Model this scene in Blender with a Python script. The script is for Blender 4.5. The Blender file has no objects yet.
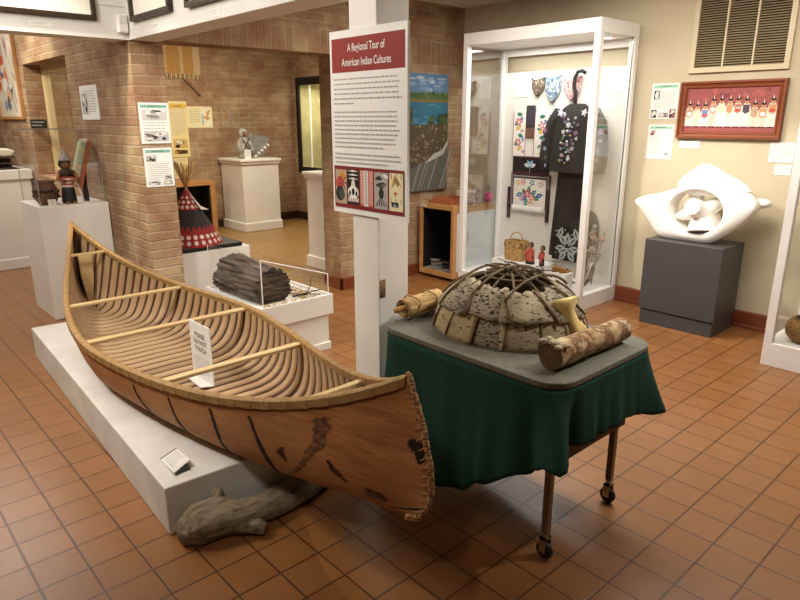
import bpy, math, random
from mathutils import Vector, noise
random.seed(7)
PI = math.pi
scene = bpy.context.scene
COL = scene.collection

# ------------------------------------------------------------------ helpers
def lin(h):
    h = h.lstrip('#')
    r = []
    for i in (0, 2, 4):
        c = int(h[i:i+2], 16) / 255.0
        r.append(c/12.92 if c <= 0.04045 else ((c+0.055)/1.055)**2.4)
    return (r[0], r[1], r[2], 1.0)

class MB:
    """collects faces of ONE mesh, each face with its own printed colour"""
    def __init__(self):
        self.v = []; self.f = []; self.c = []; self.col = (1, 1, 1, 1); self.used = False
    def color(self, h):
        self.col = lin(h) if isinstance(h, str) else h; self.used = True; return self
    def face(self, idx): self.f.append(tuple(idx)); self.c.append(self.col)
    def add(self, pts, faces):
        b = len(self.v); self.v += [tuple(p) for p in pts]
        for f in faces: self.face([b+i for i in f])
        return b
    def box(self, x0, x1, y0, y1, z0, z1):
        self.add([(x0,y0,z0),(x1,y0,z0),(x1,y1,z0),(x0,y1,z0),(x0,y0,z1),(x1,y0,z1),(x1,y1,z1),(x0,y1,z1)],
                 [(0,3,2,1),(4,5,6,7),(0,1,5,4),(1,2,6,5),(2,3,7,6),(3,0,4,7)]); return self
    def obox(self, c, ax, ay, az):
        c = Vector(c); ax = Vector(ax); ay = Vector(ay); az = Vector(az)
        p = []
        for sz in (-1, 1):
            for sx, sy in ((-1,-1),(1,-1),(1,1),(-1,1)): p.append(c + ax*sx + ay*sy + az*sz)
        self.add(p, [(0,3,2,1),(4,5,6,7),(0,1,5,4),(1,2,6,5),(2,3,7,6),(3,0,4,7)]); return self
    def grid(self, nu, nv, fn, cu=False, cv=False, colfn=None):
        b = len(self.v)
        for i in range(nu):
            for j in range(nv): self.v.append(tuple(fn(i, j)))
        for i in range(nu if cu else nu-1):
            for j in range(nv if cv else nv-1):
                i2 = (i+1) % nu; j2 = (j+1) % nv
                if colfn: self.color(colfn(i, j))
                self.face((b+i*nv+j, b+i2*nv+j, b+i2*nv+j2, b+i*nv+j2))
        return b
    def tube(self, path, r, n=8, caps=True, sq=None, up=None):
        P = [Vector(p) for p in path]; m = len(P); b = len(self.v)
        prev = None
        for i in range(m):
            d = (P[min(i+1, m-1)] - P[max(i-1, 0)])
            d = d.normalized() if d.length > 1e-9 else Vector((0,0,1))
            if prev is None:
                a = Vector(up) if up else (Vector((0,0,1)) if abs(d.z) < .9 else Vector((1,0,0)))
                prev = a
            x = d.cross(prev)
            if x.length < 1e-6: x = d.cross(Vector((1,0.3,0.2)))
            x.normalize(); y = x.cross(d).normalized(); prev = y
            ri = r[i] if isinstance(r, (list, tuple)) else r
            for k in range(n):
                a = 2*PI*k/n
                cx, cy_ = math.cos(a), math.sin(a)
                if sq: cx *= sq[0]; cy_ *= sq[1]
                self.v.append(tuple(P[i] + x*(ri*cx) + y*(ri*cy_)))
        for i in range(m-1):
            for k in range(n):
                k2 = (k+1) % n
                self.face((b+i*n+k, b+i*n+k2, b+(i+1)*n+k2, b+(i+1)*n+k))
        if caps:
            self.face([b+k for k in range(n)][::-1]); self.face([b+(m-1)*n+k for k in range(n)])
        return self
    def lathe(self, prof, c=(0,0,0), n=24, sx=1, sy=1):
        m = len(prof); c = Vector(c)
        b = self.grid(m, n, lambda i, j: (c.x+sx*prof[i][0]*math.cos(2*PI*j/n), c.y+sy*prof[i][0]*math.sin(2*PI*j/n), c.z+prof[i][1]), cv=True)
        if prof[0][0] > 1e-5: self.face([b+k for k in range(n)][::-1])
        if prof[-1][0] > 1e-5: self.face([b+(m-1)*n+k for k in range(n)])
        return self
    def prism(self, poly, o, ex, ey, ez, d):
        """poly (x,y) placed at o with axes, thickness d along ez (centred)"""
        o = Vector(o); ex = Vector(ex); ey = Vector(ey); ez = Vector(ez); n = len(poly)
        b = len(self.v)
        for s in (-.5, .5):
            for (x, y) in poly: self.v.append(tuple(o + ex*x + ey*y + ez*(s*d)))
        self.face([b+i for i in range(n)][::-1]); self.face([b+n+i for i in range(n)])
        for i in range(n):
            j = (i+1) % n; self.face((b+i, b+j, b+n+j, b+n+i))
        return self
    def blob(self, c, r, n=12, m=8, amp=0.0, freq=4.0, seed=0.0, flat=None):
        c = Vector(c); rx, ry, rz = r if isinstance(r, (tuple, list)) else (r, r, r)
        def fn(i, j):
            th = PI*i/(m-1); ph = 2*PI*j/n
            d = Vector((math.sin(th)*math.cos(ph), math.sin(th)*math.sin(ph), -math.cos(th)))
            k = 1 + (amp*noise.noise(d*freq + Vector((seed, seed*1.7, 3.1))) if amp else 0)
            z = d.z*rz*k
            if flat is not None: z = max(z, -flat)
            return c + Vector((d.x*rx*k, d.y*ry*k, z))
        self.grid(m, n, fn, cv=True); return self

def world_loc(o):
    p = Vector((0,0,0))
    while o is not None: p += o.location; o = o.parent
    return p

def obj(name, mb, mat, parent=None, smooth=None, bevel=0, label=None, subsurf=0):
    me = bpy.data.meshes.new(name)
    off = world_loc(parent) if parent else Vector((0,0,0))
    me.from_pydata([Vector(p)-off for p in mb.v], [], mb.f)
    if mb.used:
        at = me.color_attributes.new('Col', 'FLOAT_COLOR', 'CORNER')
        k = 0
        buf = []
        for c, f in zip(mb.c, mb.f): buf += list(c)*len(f)
        at.data.foreach_set('color', buf)
    me.validate(); me.update()
    import bmesh
    bm = bmesh.new(); bm.from_mesh(me); bmesh.ops.recalc_face_normals(bm, faces=bm.faces) if smooth != 'keep' else None
    bm.to_mesh(me); bm.free()
    me.materials.append(mat)
    if smooth and smooth != 'keep':
        for p in me.polygons: p.use_smooth = True
        if smooth is not True: me.set_sharp_from_angle(angle=math.radians(smooth))
    o = bpy.data.objects.new(name, me); COL.objects.link(o)
    if parent: o.parent = parent
    if bevel:
        m = o.modifiers.new('bevel', 'BEVEL'); m.width = bevel; m.segments = 2; m.limit_method = 'ANGLE'; m.angle_limit = math.radians(40)
    if subsurf:
        m = o.modifiers.new('sub', 'SUBSURF'); m.levels = subsurf; m.render_levels = subsurf
    if label: o['label'] = label
    return o

def thing(name, label, cat, loc, group=None):
    o = bpy.data.objects.new(name, None); o.empty_display_size = .05; COL.objects.link(o); o.location = loc
    o['label'] = label; o['category'] = cat
    if group: o['group'] = group
    return o

def tag(o, label, cat, group=None, kind=None):
    o['label'] = label; o['category'] = cat
    if group: o['group'] = group
    if kind: o['kind'] = kind
    return o

def struct(name, mb, mat, parent=None, smooth=None, bevel=0):
    o = obj(name, mb, mat, parent, smooth, bevel)
    if parent is None: o['kind'] = 'structure'
    return o

# ------------------------------------------------------------------ materials
def newmat(name):
    m = bpy.data.materials.new(name); m.use_nodes = True
    nt = m.node_tree; nt.nodes.clear()
    out = nt.nodes.new('ShaderNodeOutputMaterial'); b = nt.nodes.new('ShaderNodeBsdfPrincipled')
    nt.links.new(b.outputs[0], out.inputs[0])
    return m, nt, b
def N(nt, t, **k):
    n = nt.nodes.new(t)
    for a, v in k.items(): setattr(n, a, v)
    return n
def mixcol(nt, fac, a, b, bt='MIX'):
    n = N(nt, 'ShaderNodeMix', data_type='RGBA', blend_type=bt)
    for s, v in ((0, fac), (6, a), (7, b)):
        if hasattr(v, 'is_output'): nt.links.new(v, n.inputs[s])
        else: n.inputs[s].default_value = v
    return n.outputs[2]
def ramp(nt, src, stops):
    r = N(nt, 'ShaderNodeValToRGB'); nt.links.new(src, r.inputs[0])
    e = r.color_ramp.elements
    e[0].position, e[0].color = stops[0]; e[1].position, e[1].color = stops[-1]
    for p, c in stops[1:-1]:
        x = e.new(p); x.color = c
    return r.outputs[0]
def coords(nt, scale=(1,1,1), kind='Object'):
    tc = N(nt, 'ShaderNodeTexCoord'); mp = N(nt, 'ShaderNodeMapping'); mp.inputs['Scale'].default_value = scale
    nt.links.new(tc.outputs[kind], mp.inputs[0]); return mp.outputs[0]
def noise_t(nt, vec, scale, detail=4, rough=.55):
    n = N(nt, 'ShaderNodeTexNoise'); n.inputs['Scale'].default_value = scale; n.inputs['Detail'].default_value = detail; n.inputs['Roughness'].default_value = rough
    nt.links.new(vec, n.inputs['Vector']); return n.outputs['Fac']
def bump(nt, b, h, strength=.3, dist=.01):
    n = N(nt, 'ShaderNodeBump'); n.inputs['Strength'].default_value = strength; n.inputs['Distance'].default_value = dist
    nt.links.new(h, n.inputs['Height']); nt.links.new(n.outputs[0], b.inputs['Normal'])

def mat_plain(name, c1, c2=None, rough=.6, scale=6, stretch=(1,1,1), bmp=0, metal=0, detail=4, spec=.5, lo=.35, hi=.65):
    m, nt, b = newmat(name)
    b.inputs['Roughness'].default_value = rough; b.inputs['Metallic'].default_value = metal
    b.inputs['Specular IOR Level'].default_value = spec
    v = coords(nt, stretch); f = noise_t(nt, v, scale, detail)
    k = ramp(nt, f, [(lo, lin(c1)), (hi, lin(c2 or c1))])
    nt.links.new(k, b.inputs['Base Color'])
    if bmp: bump(nt, b, f, bmp, .01)
    return m

def brick_mat(name, soldier=False, c=('#987c5c', '#b29875', '#8a624a'), mortar='#b2a38a'):
    m, nt, b = newmat(name)
    tc = N(nt, 'ShaderNodeTexCoord'); ge = N(nt, 'ShaderNodeNewGeometry')
    sp = N(nt, 'ShaderNodeSeparateXYZ'); nt.links.new(tc.outputs['Object'], sp.inputs[0])
    sn = N(nt, 'ShaderNodeSeparateXYZ'); nt.links.new(ge.outputs['True Normal'], sn.inputs[0])
    ab = N(nt, 'ShaderNodeMath', operation='ABSOLUTE'); nt.links.new(sn.outputs[0], ab.inputs[0])
    gt = N(nt, 'ShaderNodeMath', operation='GREATER_THAN'); nt.links.new(ab.outputs[0], gt.inputs[0]); gt.inputs[1].default_value = .6
    mx = N(nt, 'ShaderNodeMix', data_type='FLOAT'); nt.links.new(gt.outputs[0], mx.inputs[0])
    nt.links.new(sp.outputs[0], mx.inputs[2]); nt.links.new(sp.outputs[1], mx.inputs[3])
    cb = N(nt, 'ShaderNodeCombineXYZ')
    nt.links.new(mx.outputs[0], cb.inputs[1 if soldier else 0]); nt.links.new(sp.outputs[2], cb.inputs[0 if soldier else 1])
    nz = noise_t(nt, tc.outputs['Object'], 3.5, 3)
    # wobble
    wn = N(nt, 'ShaderNodeTexNoise'); wn.inputs['Scale'].default_value = 14; nt.links.new(tc.outputs['Object'], wn.inputs['Vector'])
    va = N(nt, 'ShaderNodeVectorMath', operation='MULTIPLY_ADD'); nt.links.new(wn.outputs['Color'], va.inputs[0]); va.inputs[1].default_value = (.02,.02,0); nt.links.new(cb.outputs[0], va.inputs[2])
    br = N(nt, 'ShaderNodeTexBrick', offset=(.5 if not soldier else 0.0)); nt.links.new(va.outputs[0], br.inputs['Vector'])
    br.inputs['Scale'].default_value = 1; br.inputs['Brick Width'].default_value = .205 if not soldier else .205
    br.inputs['Row Height'].default_value = .068; br.inputs['Mortar Size'].default_value = .0075; br.inputs['Mortar Smooth'].default_value = .6
    br.inputs['Color1'].default_value = lin(c[0]); br.inputs['Color2'].default_value = lin(c[1]); br.inputs['Mortar'].default_value = lin(mortar)
    br.inputs['Bias'].default_value = 0
    fine = noise_t(nt, tc.outputs['Object'], 22, 6, .75)
    k = mixcol(nt, ramp(nt, nz, [(.38, (0,0,0,1)), (.66, (.85,.85,.85,1))]), br.outputs['Color'], lin(c[2]))
    k2 = mixcol(nt, ramp(nt, fine, [(.28, (.8,.8,.8,1)), (.40, (0,0,0,1))]), k, lin('#5c4030'))
    k3 = mixcol(nt, ramp(nt, fine, [(.6, (0,0,0,1)), (.8, (.5,.5,.5,1))]), k2, lin('#d8bc98'))
    nt.links.new(k3, b.inputs['Base Color']); b.inputs['Roughness'].default_value = .9; b.inputs['Specular IOR Level'].default_value = .2
    h = N(nt, 'ShaderNodeMath', operation='MULTIPLY_ADD'); nt.links.new(br.outputs['Fac'], h.inputs[0]); h.inputs[1].default_value = -.8
    nt.links.new(fine, h.inputs[2]); bump(nt, b, h.outputs[0], .6, .012)
    return m

def tile_mat():
    m, nt, b = newmat('quarry_tile')
    tc = N(nt, 'ShaderNodeTexCoord'); mp = N(nt, 'ShaderNodeMapping'); mp.inputs['Location'].default_value = (.8708+1.6*8, -2.0897+.1614*80, 0)
    nt.links.new(tc.outputs['Object'], mp.inputs[0])
    br = N(nt, 'ShaderNodeTexBrick', offset=0.0); nt.links.new(mp.outputs[0], br.inputs['Vector'])
    br.inputs['Scale'].default_value = 1; br.inputs['Brick Width'].default_value = .16; br.inputs['Row Height'].default_value = .1614
    br.inputs['Mortar Size'].default_value = .0045; br.inputs['Mortar Smooth'].default_value = .3
    br.inputs['Color1'].default_value = lin(TILE[0]); br.inputs['Color2'].default_value = lin(TILE[1]); br.inputs['Mortar'].default_value = lin(TILE[2])
    nz = noise_t(nt, tc.outputs['Object'], 9, 5)
    k = mixcol(nt, ramp(nt, nz, [(.35, (0,0,0,1)), (.75, (.4,.4,.4,1))]), br.outputs['Color'], lin(TILE[3]))
    nt.links.new(k, b.inputs['Base Color'])
    r = N(nt, 'ShaderNodeMapRange'); nt.links.new(nz, r.inputs[0]); r.inputs[3].default_value = .27; r.inputs[4].default_value = .33
    nt.links.new(r.outputs[0], b.inputs['Roughness'])
    h = N(nt, 'ShaderNodeMath', operation='MULTIPLY'); nt.links.new(br.outputs['Fac'], h.inputs[0]); h.inputs[1].default_value = -1
    bump(nt, b, h.outputs[0], .25, .003)
    return m

def plank_mat(name, c1, c2, line, w=.06, rough=.4):
    m, nt, b = newmat(name)
    tc = N(nt, 'ShaderNodeTexCoord')
    mp = N(nt, 'ShaderNodeMapping'); mp.inputs['Location'].default_value = (20, 20, 0); mp.inputs['Rotation'].default_value = (0, 0, PI/2)
    nt.links.new(tc.outputs['Object'], mp.inputs[0])
    br = N(nt, 'ShaderNodeTexBrick', offset=.37); nt.links.new(mp.outputs[0], br.inputs['Vector'])
    br.inputs['Scale'].default_value = 1; br.inputs['Brick Width'].default_value = 1.1; br.inputs['Row Height'].default_value = w; br.inputs['Mortar Size'].default_value = .002
    br.inputs['Color1'].default_value = lin(c1); br.inputs['Color2'].default_value = lin(c2); br.inputs['Mortar'].default_value = lin(line)
    nt.links.new(br.outputs['Color'], b.inputs['Base Color']); b.inputs['Roughness'].default_value = rough
    return m

def wood_mat(name, c1, c2, rough=.5, axis=0, scale=18):
    s = [1, 1, 1]; s[axis] = .08
    return mat_plain(name, c1, c2, rough, scale, tuple(s), .1, lo=.3, hi=.7)

def glass_mat(name, tint=(1,1,1,1), refl=.9):
    m = bpy.data.materials.new(name); m.use_nodes = True; nt = m.node_tree; nt.nodes.clear()
    out = N(nt, 'ShaderNodeOutputMaterial'); t = N(nt, 'ShaderNodeBsdfTransparent'); g = N(nt, 'ShaderNodeBsdfGlossy')
    t.inputs[0].default_value = tint; g.inputs['Roughness'].default_value = 0.0; g.inputs[0].default_value = (1,1,1,1)
    fr = N(nt, 'ShaderNodeFresnel'); fr.inputs[0].default_value = 1.45
    ml = N(nt, 'ShaderNodeMath', operation='MULTIPLY'); nt.links.new(fr.outputs[0], ml.inputs[0]); ml.inputs[1].default_value = refl
    mx = N(nt, 'ShaderNodeMixShader'); nt.links.new(ml.outputs[0], mx.inputs[0]); nt.links.new(t.outputs[0], mx.inputs[1]); nt.links.new(g.outputs[0], mx.inputs[2])
    nt.links.new(mx.outputs[0], out.inputs[0]); return m

def printed_mat(name='printed', rough=.6, fab=0):
    m, nt, b = newmat(name)
    a = N(nt, 'ShaderNodeVertexColor'); a.layer_name = 'Col'
    nt.links.new(a.outputs[0], b.inputs['Base Color']); b.inputs['Roughness'].default_value = rough; b.inputs['Specular IOR Level'].default_value = .3
    if fab:
        f = noise_t(nt, coords(nt), fab, 3); bump(nt, b, f, .4, .005)
        k = mixcol(nt, ramp(nt, f, [(.3, (.35,.35,.35,1)), (.7, (0,0,0,1))]), a.outputs[0], (0.02,0.015,0.01,1))
        nt.links.new(k, b.inputs['Base Color'])
    return m

def bark_mat(name, base, dark, light, sx=(1,1,1), thr=.5, scale=9, dscale=30):
    """birch bark: light skin with short dark dashes"""
    m, nt, b = newmat(name)
    v = coords(nt, sx); f = noise_t(nt, v, dscale, 4, .6); g = noise_t(nt, coords(nt), scale, 3)
    k = ramp(nt, g, [(.35, lin(base)), (.65, lin(light))])
    k2 = mixcol(nt, ramp(nt, f, [(thr, (0,0,0,1)), (thr+.07, (1,1,1,1))]), k, lin(dark))
    nt.links.new(k2, b.inputs['Base Color']); b.inputs['Roughness'].default_value = .85; b.inputs['Specular IOR Level'].default_value = .2
    bump(nt, b, f, .5, .006); return m

TILE = ('#87592f', '#8f6037', '#452816', '#7a4d2a')
M = {}
M['tile'] = tile_mat()
M['woodfloor'] = plank_mat('oak_strip_floor', '#8d6a3c', '#9a7645', '#5a3f20', .07)
M['brick'] = brick_mat('old_brick')
M['brick_soldier'] = brick_mat('old_brick_upright', True)
M['beige'] = mat_plain('beige_plaster', '#b9ab8f', '#beb196', .85, 3, bmp=.05)
M['ceil'] = mat_plain('ceiling_paint', '#d8d0c0', '#d2c8b6', .9, 2)
M['white'] = mat_plain('white_paint', '#e6e2da', '#e0dbd2', .5, 4)
M['white_metal'] = mat_plain('white_enamel', '#e9e6e2', '#e4e0da', .35, 4)
M['bulk'] = mat_plain('bulkhead_paint', '#e2e0da', '#dad7d0', .7, 3)
M['plinth'] = mat_plain('plinth_paint', '#dcd8d0', '#cfcac0', .55, 5)
M['redbase'] = wood_mat('red_oak_trim', '#7d3f22', '#6a311a', .4, 0)
M['darkbase'] = mat_plain('dark_brown_trim', '#3a2114', '#2c180f', .5, 8)
M['grey'] = mat_plain('charcoal_paint', '#403f3e', '#3c3b3a', .45, 5)
M['black'] = mat_plain('black_paint', '#0d0c0c', '#141313', .5, 6)
M['printed'] = printed_mat()
M['cloth_print'] = printed_mat('embroidered_cloth', .9, 120)
M['glass'] = glass_mat('clear_glass', (.985,.99,.988,1), .32)
M['acrylic'] = glass_mat('clear_acrylic', (.99,.99,.99,1), .13)
M['edge'] = mat_plain('polished_acrylic_edge', '#e8ebe8', '#f0f2ee', .2, 5)
M['bark'] = None
M['maple'] = wood_mat('maple_wood', '#b98a55', '#a97845', .5, 1)
M['chrome'] = mat_plain('steel', '#b9b6b0', '#a8a49c', .25, 8, metal=1)
M['rubber'] = mat_plain('rubber', '#141414', '#1c1b1b', .6, 8)
M['marble'] = mat_plain('white_marble', '#f1eee8', '#ebe7df', .45, 3)
M['frame_wood'] = wood_mat('carved_frame_wood', '#8a4a28', '#6e3519', .35, 0)

# ------------------------------------------------------------------ setting
m = MB().box(-10, 2.6, -2.6, 1.97, -.1, 0).box(-4.7, 2.6, 1.97, 5.2, -.1, 0)
struct('floor', m, M['tile'])
m = MB().box(-8.9, -4.7, 1.97, 5.9, -.1, 0)
struct('floor', m, M['woodfloor'])
struct('wall_back', MB().box(-4.6, 2.6, 5.08, 5.2, 0, 2.62), M['beige'])
struct('wall_right', MB().box(2.6, 2.72, -2.6, 5.2, 0, 2.95), M['beige'])
struct('wall_front', MB().box(-10, 2.6, -2.72, -2.6, 0, 2.95), M['beige'])
struct('wall_far_left', MB().box(-10.1, -10, -2.6, 1.97, 0, 2.95), M['brick'])
# brick wall with the wide opening: end pier, right part and the upright course over the opening
m = MB().box(-4.85, -4.6, 1.74, 1.97, 0, 2.06).box(-4.85, -4.6, 3.47, 5.2, 0, 2.06).box(-4.85, -4.6, 1.74, 5.2, 2.27, 2.62)
struct('wall_left', m, M['brick'])
struct('trim_1', MB().box(-4.85, -4.598, 1.93, 5.08, 2.06, 2.27), M['brick_soldier'])
# brick wall running away to the left with its through opening
m = MB().box(-10, -7.43, 1.74, 1.97, 0, 2.62).box(-6.03, -4.85, 1.74, 1.97, 0, 2.62).box(-7.43, -6.03, 1.74, 1.97, 2.05, 2.62).box(-7.43, -6.03, 1.74, 1.97, 0, .98)
struct('wall_side', m, M['brick'])
struct('wall_far', MB().box(-8.77, -8.65, 1.97, 5.9, 0, 2.62), M['brick'])
m = MB().box(-8.65, -8.55, 5.687, 5.9, 0, 2.62).box(-7.0, -4.6, 5.687, 5.9, 0, 2.62).box(-8.55, -7.0, 5.687, 5.9, 2.13, 2.62).box(-8.55, -7.0, 5.687, 5.9, 0, .75)
struct('wall_far_right', m, M['brick'])
# window in the left opening
w = struct('window_1', MB().box(-7.43, -7.36, 1.90, 1.96, .98, 2.05).box(-6.10, -6.03, 1.90, 1.96, .98, 2.05).box(-7.36, -6.10, 1.90, 1.96, 1.98, 2.05).box(-7.36, -6.10, 1.90, 1.96, .98, 1.04), mat_plain('cream_frame', '#cdb98a', '#c5b080', .6))
obj('window_pane', MB().box(-7.36, -6.10, 1.925, 1.932, 1.04, 1.98), M['glass'], w)
# ceilings and bulkheads
struct('ceiling', MB().box(-10, 2.6, -2.6, 1.74, 2.9, 2.95), M['ceil'])
struct('ceiling', MB().box(-4.6, 2.6, 1.92, 5.2, 2.585, 2.62), M['ceil'])
struct('ceiling', MB().box(-8.77, -4.85, 1.97, 5.9, 2.6, 2.65), M['ceil'])
m = MB().box(-4.8, -4.6, -2.6, 1.74, 2.045, 2.9).box(-4.603, -4.592, -2.6, 1.735, 2.247, 2.256)
struct('trim_2', m, M['bulk'])
m = MB().box(-4.6, 2.6, 1.74, 1.93, 2.045, 2.9)
struct('trim_3', m, M['bulk'])
c = struct('column', MB().box(-2.212, -2.038, 1.74, 1.914, 0, 2.045), M['white'], bevel=.004)
p = obj('hinge_plate', MB().box(-2.039, -2.034, 1.745, 1.775, .78, .86), M['chrome'], c)
# baseboards
struct('baseboard_back', MB().box(-4.6, 2.6, 5.045, 5.08, 0, .125).box(-4.6, 2.6, 5.03, 5.08, 0, .03), M['redbase'], bevel=.006)
struct('baseboard_left', MB().box(-4.6, -4.57, 3.45, 5.04, 0, .11).box(-4.85, -4.57, 3.45, 3.47, 0, .11), M['redbase'], bevel=.005)
struct('baseboard_far', MB().box(-8.65, -8.63, 1.97, 5.68, 0, .12), M['darkbase'])
struct('baseboard_far_right', MB().box(-8.65, -4.85, 5.66, 5.687, 0, .12), M['darkbase'])

# ------------------------------------------------------------------ flat printed pieces
class Pic(MB):
    """printed panel: metres from its top-left corner, x right and y down"""
    def __init__(self, o, ex, ez, w, h, th=.004, col='#f2f0ea'):
        super().__init__()
        self.o = Vector(o); self.ex = Vector(ex); self.ey = Vector((0,0,-1)); self.n = Vector(ez); self.w = w; self.h = h; self.k = 0; self.th = th
        self.color(col)
        c = self.o + self.ex*(w/2) + self.ey*(h/2) - self.n*(th/2)
        self.obox(c, self.ex*(w/2), self.ey*(h/2), self.n*(th/2))
    def P(self, x, y): return self.o + self.ex*x + self.ey*y + self.n*(.0004 + .000007*self.k)
    def poly(self, pts, col):
        self.k += 1; self.color(col); b = len(self.v)
        self.v += [tuple(self.P(x, y)) for x, y in pts]; self.face([b+i for i in range(len(pts))]); return self
    def rect(self, x, y, w, h, col): return self.poly([(x,y),(x,y+h),(x+w,y+h),(x+w,y)], col)
    def ell(self, x, y, rx, ry, col, n=14, rot=0):
        cr, sr = math.cos(rot), math.sin(rot)
        return self.poly([(x+rx*math.cos(2*PI*i/n)*cr-ry*math.sin(2*PI*i/n)*sr, y+rx*math.cos(2*PI*i/n)*sr+ry*math.sin(2*PI*i/n)*cr) for i in range(n)], col)
    def lines(self, x, y, w, n, pitch, h, col='#6b675f', rnd=None, last=.5):
        """rows of unreadable small print: broken strokes"""
        R = rnd or random
        for i in range(n):
            xx = x; end = x + w*(last if i == n-1 else R.uniform(.9, 1.0))
            while xx < end:
                l = min(R.uniform(1.2, 4.5)*h, end-xx)
                self.rect(xx, y+i*pitch, l, h, col); xx += l + h*.8
        return self
    def photo(self, x, y, w, h, cols, n=10):
        self.rect(x, y, w, h, cols[0])
        for i in range(n):
            a = random.uniform(.05, .3)*w; b = random.uniform(.06, .25)*h
            cx = random.uniform(a, w-a); cy = random.uniform(b, h-b)
            self.ell(x+cx, y+cy, a, b, random.choice(cols[1:]), 7, random.uniform(-.3, .3))
        return self
    def build(self, name, parent=None, mat=None): return obj(name, self, mat or M['printed'], parent, 'keep')

def lettering(s, o, ex, n, size, mat, parent, name='lettering', align='CENTER', bold=0, sx=1.0):
    cu = bpy.data.curves.new(name, 'FONT'); cu.body = s; cu.size = size; cu.align_x = align; cu.offset = bold; cu.space_line = 1.0
    t = bpy.data.objects.new('tmp_text', cu); COL.objects.link(t)
    bpy.context.view_layer.update()
    dg = bpy.context.evaluated_depsgraph_get()
    me = bpy.data.meshes.new_from_object(t.evaluated_get(dg))
    bpy.data.objects.remove(t); bpy.data.curves.remove(cu)
    o = Vector(o); ex = Vector(ex); off = world_loc(parent); up = Vector((0,0,1)); n = Vector(n)
    ey = n.cross(ex)
    for v in me.vertices: v.co = o + ex*(v.co.x*sx) + ey*v.co.y + n*.0022 - off
    me.name = name; me.materials.clear(); me.materials.append(mat)
    ob = bpy.data.objects.new(name, me); COL.objects.link(ob); ob.parent = parent; return ob
M['ink_white'] = mat_plain('white_ink', '#f4efe6', None, .6)
M['ink_dark'] = mat_plain('dark_ink', '#3a3733', None, .6)
EU = (1,0,0); EV = (0,1,0); NU = (1,0,0); NV = (0,-1,0)     # facing +u and facing -v

# big poster on the column
T = thing('poster', 'tall white poster titled A Regional Tour of American Indian Cultures on the white column', 'poster', (-2.09, 1.735, 1.135))
W_, H_ = .485, .752
p = Pic((-2.332, 1.7282, 1.887), EU, NV, W_, H_, .012, '#e9e6e0')
R = random.Random(3)
p.rect(.014, .030, .458, .134, '#8c332c')
p.lines(.024, .188, .435, 6, .0195, .0058, '#a5a099', R, .3)
p.lines(.024, .188+.0195*6.8, .435, 9, .0178, .0055, '#a8a39c', R, .75)
p.lines(.024, .188+.0195*6.8+.0178*9.7, .435, 3, .0178, .0055, '#a8a39c', R, .8)
y0 = .548; hh = .180
p.rect(.014, y0, .456, hh, '#7d2a25')
pw = .078
xs = [.022, .104, .195, .288, .383]
p.rect(xs[0], y0+.016, pw, hh-.032, '#b9a08c')
p.ell(xs[0]+.05, y0+.045, .022, .022, '#d09a3a'); p.ell(xs[0]+.03, y0+.075, .03, .03, '#b5544a')
for k in range(7): a = k*.9; p.poly([(xs[0]+.05,y0+.07),(xs[0]+.05+.03*math.cos(a),y0+.07+.035*math.sin(a)),(xs[0]+.05+.03*math.cos(a+.25),y0+.07+.035*math.sin(a+.25))], '#7a2a24')
p.ell(xs[0]+.03, y0+.12, .03, .034, '#2f332d'); p.ell(xs[0]+.045, y0+.125, .02, .022, '#4a5044')
p.rect(xs[1], y0+.012, .083, hh-.03, '#26201f')
for k in range(3): p.poly([(xs[1]+.004,y0+.02+k*.016),(xs[1]+.04,y0+.014+k*.016),(xs[1]+.079,y0+.02+k*.016),(xs[1]+.04,y0+.022+k*.016)], '#e8e4dc')
p.poly([(xs[1]+.034,y0+.055),(xs[1]+.026,y0+.085),(xs[1]+.057,y0+.085),(xs[1]+.049,y0+.055)], '#d8d4cc')
p.ell(xs[1]+.041, y0+.11, .038, .028, '#ece8e0'); p.ell(xs[1]+.041, y0+.107, .01, .016, '#1c1817'); p.ell(xs[1]+.018, y0+.114, .007, .012, '#1c1817'); p.ell(xs[1]+.064, y0+.114, .007, .012, '#1c1817')
for k in range(6): p.rect(xs[1]+.006+k*.0125, y0+.132, .009, .018, '#e9d3cc')
p.rect(xs[2], y0+.012, .083, hh-.03, '#c9665a')
for r in range(22):
    for q in (0, 1, 2, 8, 9, 10): p.rect(xs[2]+.002+q*.0075, y0+.014+r*.0064, .0045, .0034, '#f0ded0')
p.rect(xs[2]+.024, y0+.012, .03, hh-.03, '#d8d2c8')
for r in range(14): p.rect(xs[2]+.036, y0+.016+r*.01, .006, .006, '#2c2826')
p.rect(xs[3], y0+.014, .086, hh-.03, '#a8a49e')
for k in range(9): p.ell(xs[3]+.012+R.random()*.06, y0+.024+R.random()*.05, .018, .007, R.choice(['#3a3836','#e2ded8','#6b6864']), 10, R.uniform(-.5,.5))
p.ell(xs[3]+.045, y0+.1, .016, .022, '#2a2827')
for k in range(5): p.poly([(xs[3]+.045,y0+.11),(xs[3]+.01+k*.017,y0+.15),(xs[3]+.018+k*.017,y0+.152)], '#2a2827')
p.rect(xs[4], y0+.012, .083, hh-.028, '#e3d8b0')
p.poly([(xs[4]+.03,y0+.02),(xs[4]+.012,y0+.075),(xs[4]+.04,y0+.05),(xs[4]+.075,y0+.065),(xs[4]+.05,y0+.035)], '#c08a3c'); p.poly([(xs[4]+.03,y0+.03),(xs[4]+.05,y0+.07),(xs[4]+.06,y0+.045)], '#7d776b')
for k in (.01,.04,.07): p.rect(xs[4]+k, y0+.014, .004, .022, '#3b4a33'); p.rect(xs[4]+k, y0+.112, .003, .024, '#4a3a2c')
p.rect(xs[4]+.035, y0+.085, .005, .022, '#a8322a'); p.rect(xs[4]+.028, y0+.09, .019, .006, '#a8322a')
p.rect(xs[4]+.014, y0+.128, .042, .02, '#23243a'); p.poly([(xs[4]+.02,y0+.146),(xs[4]+.034,y0+.132),(xs[4]+.05,y0+.146)], '#8e8fa0')
panel = p.build('panel', T)
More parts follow.
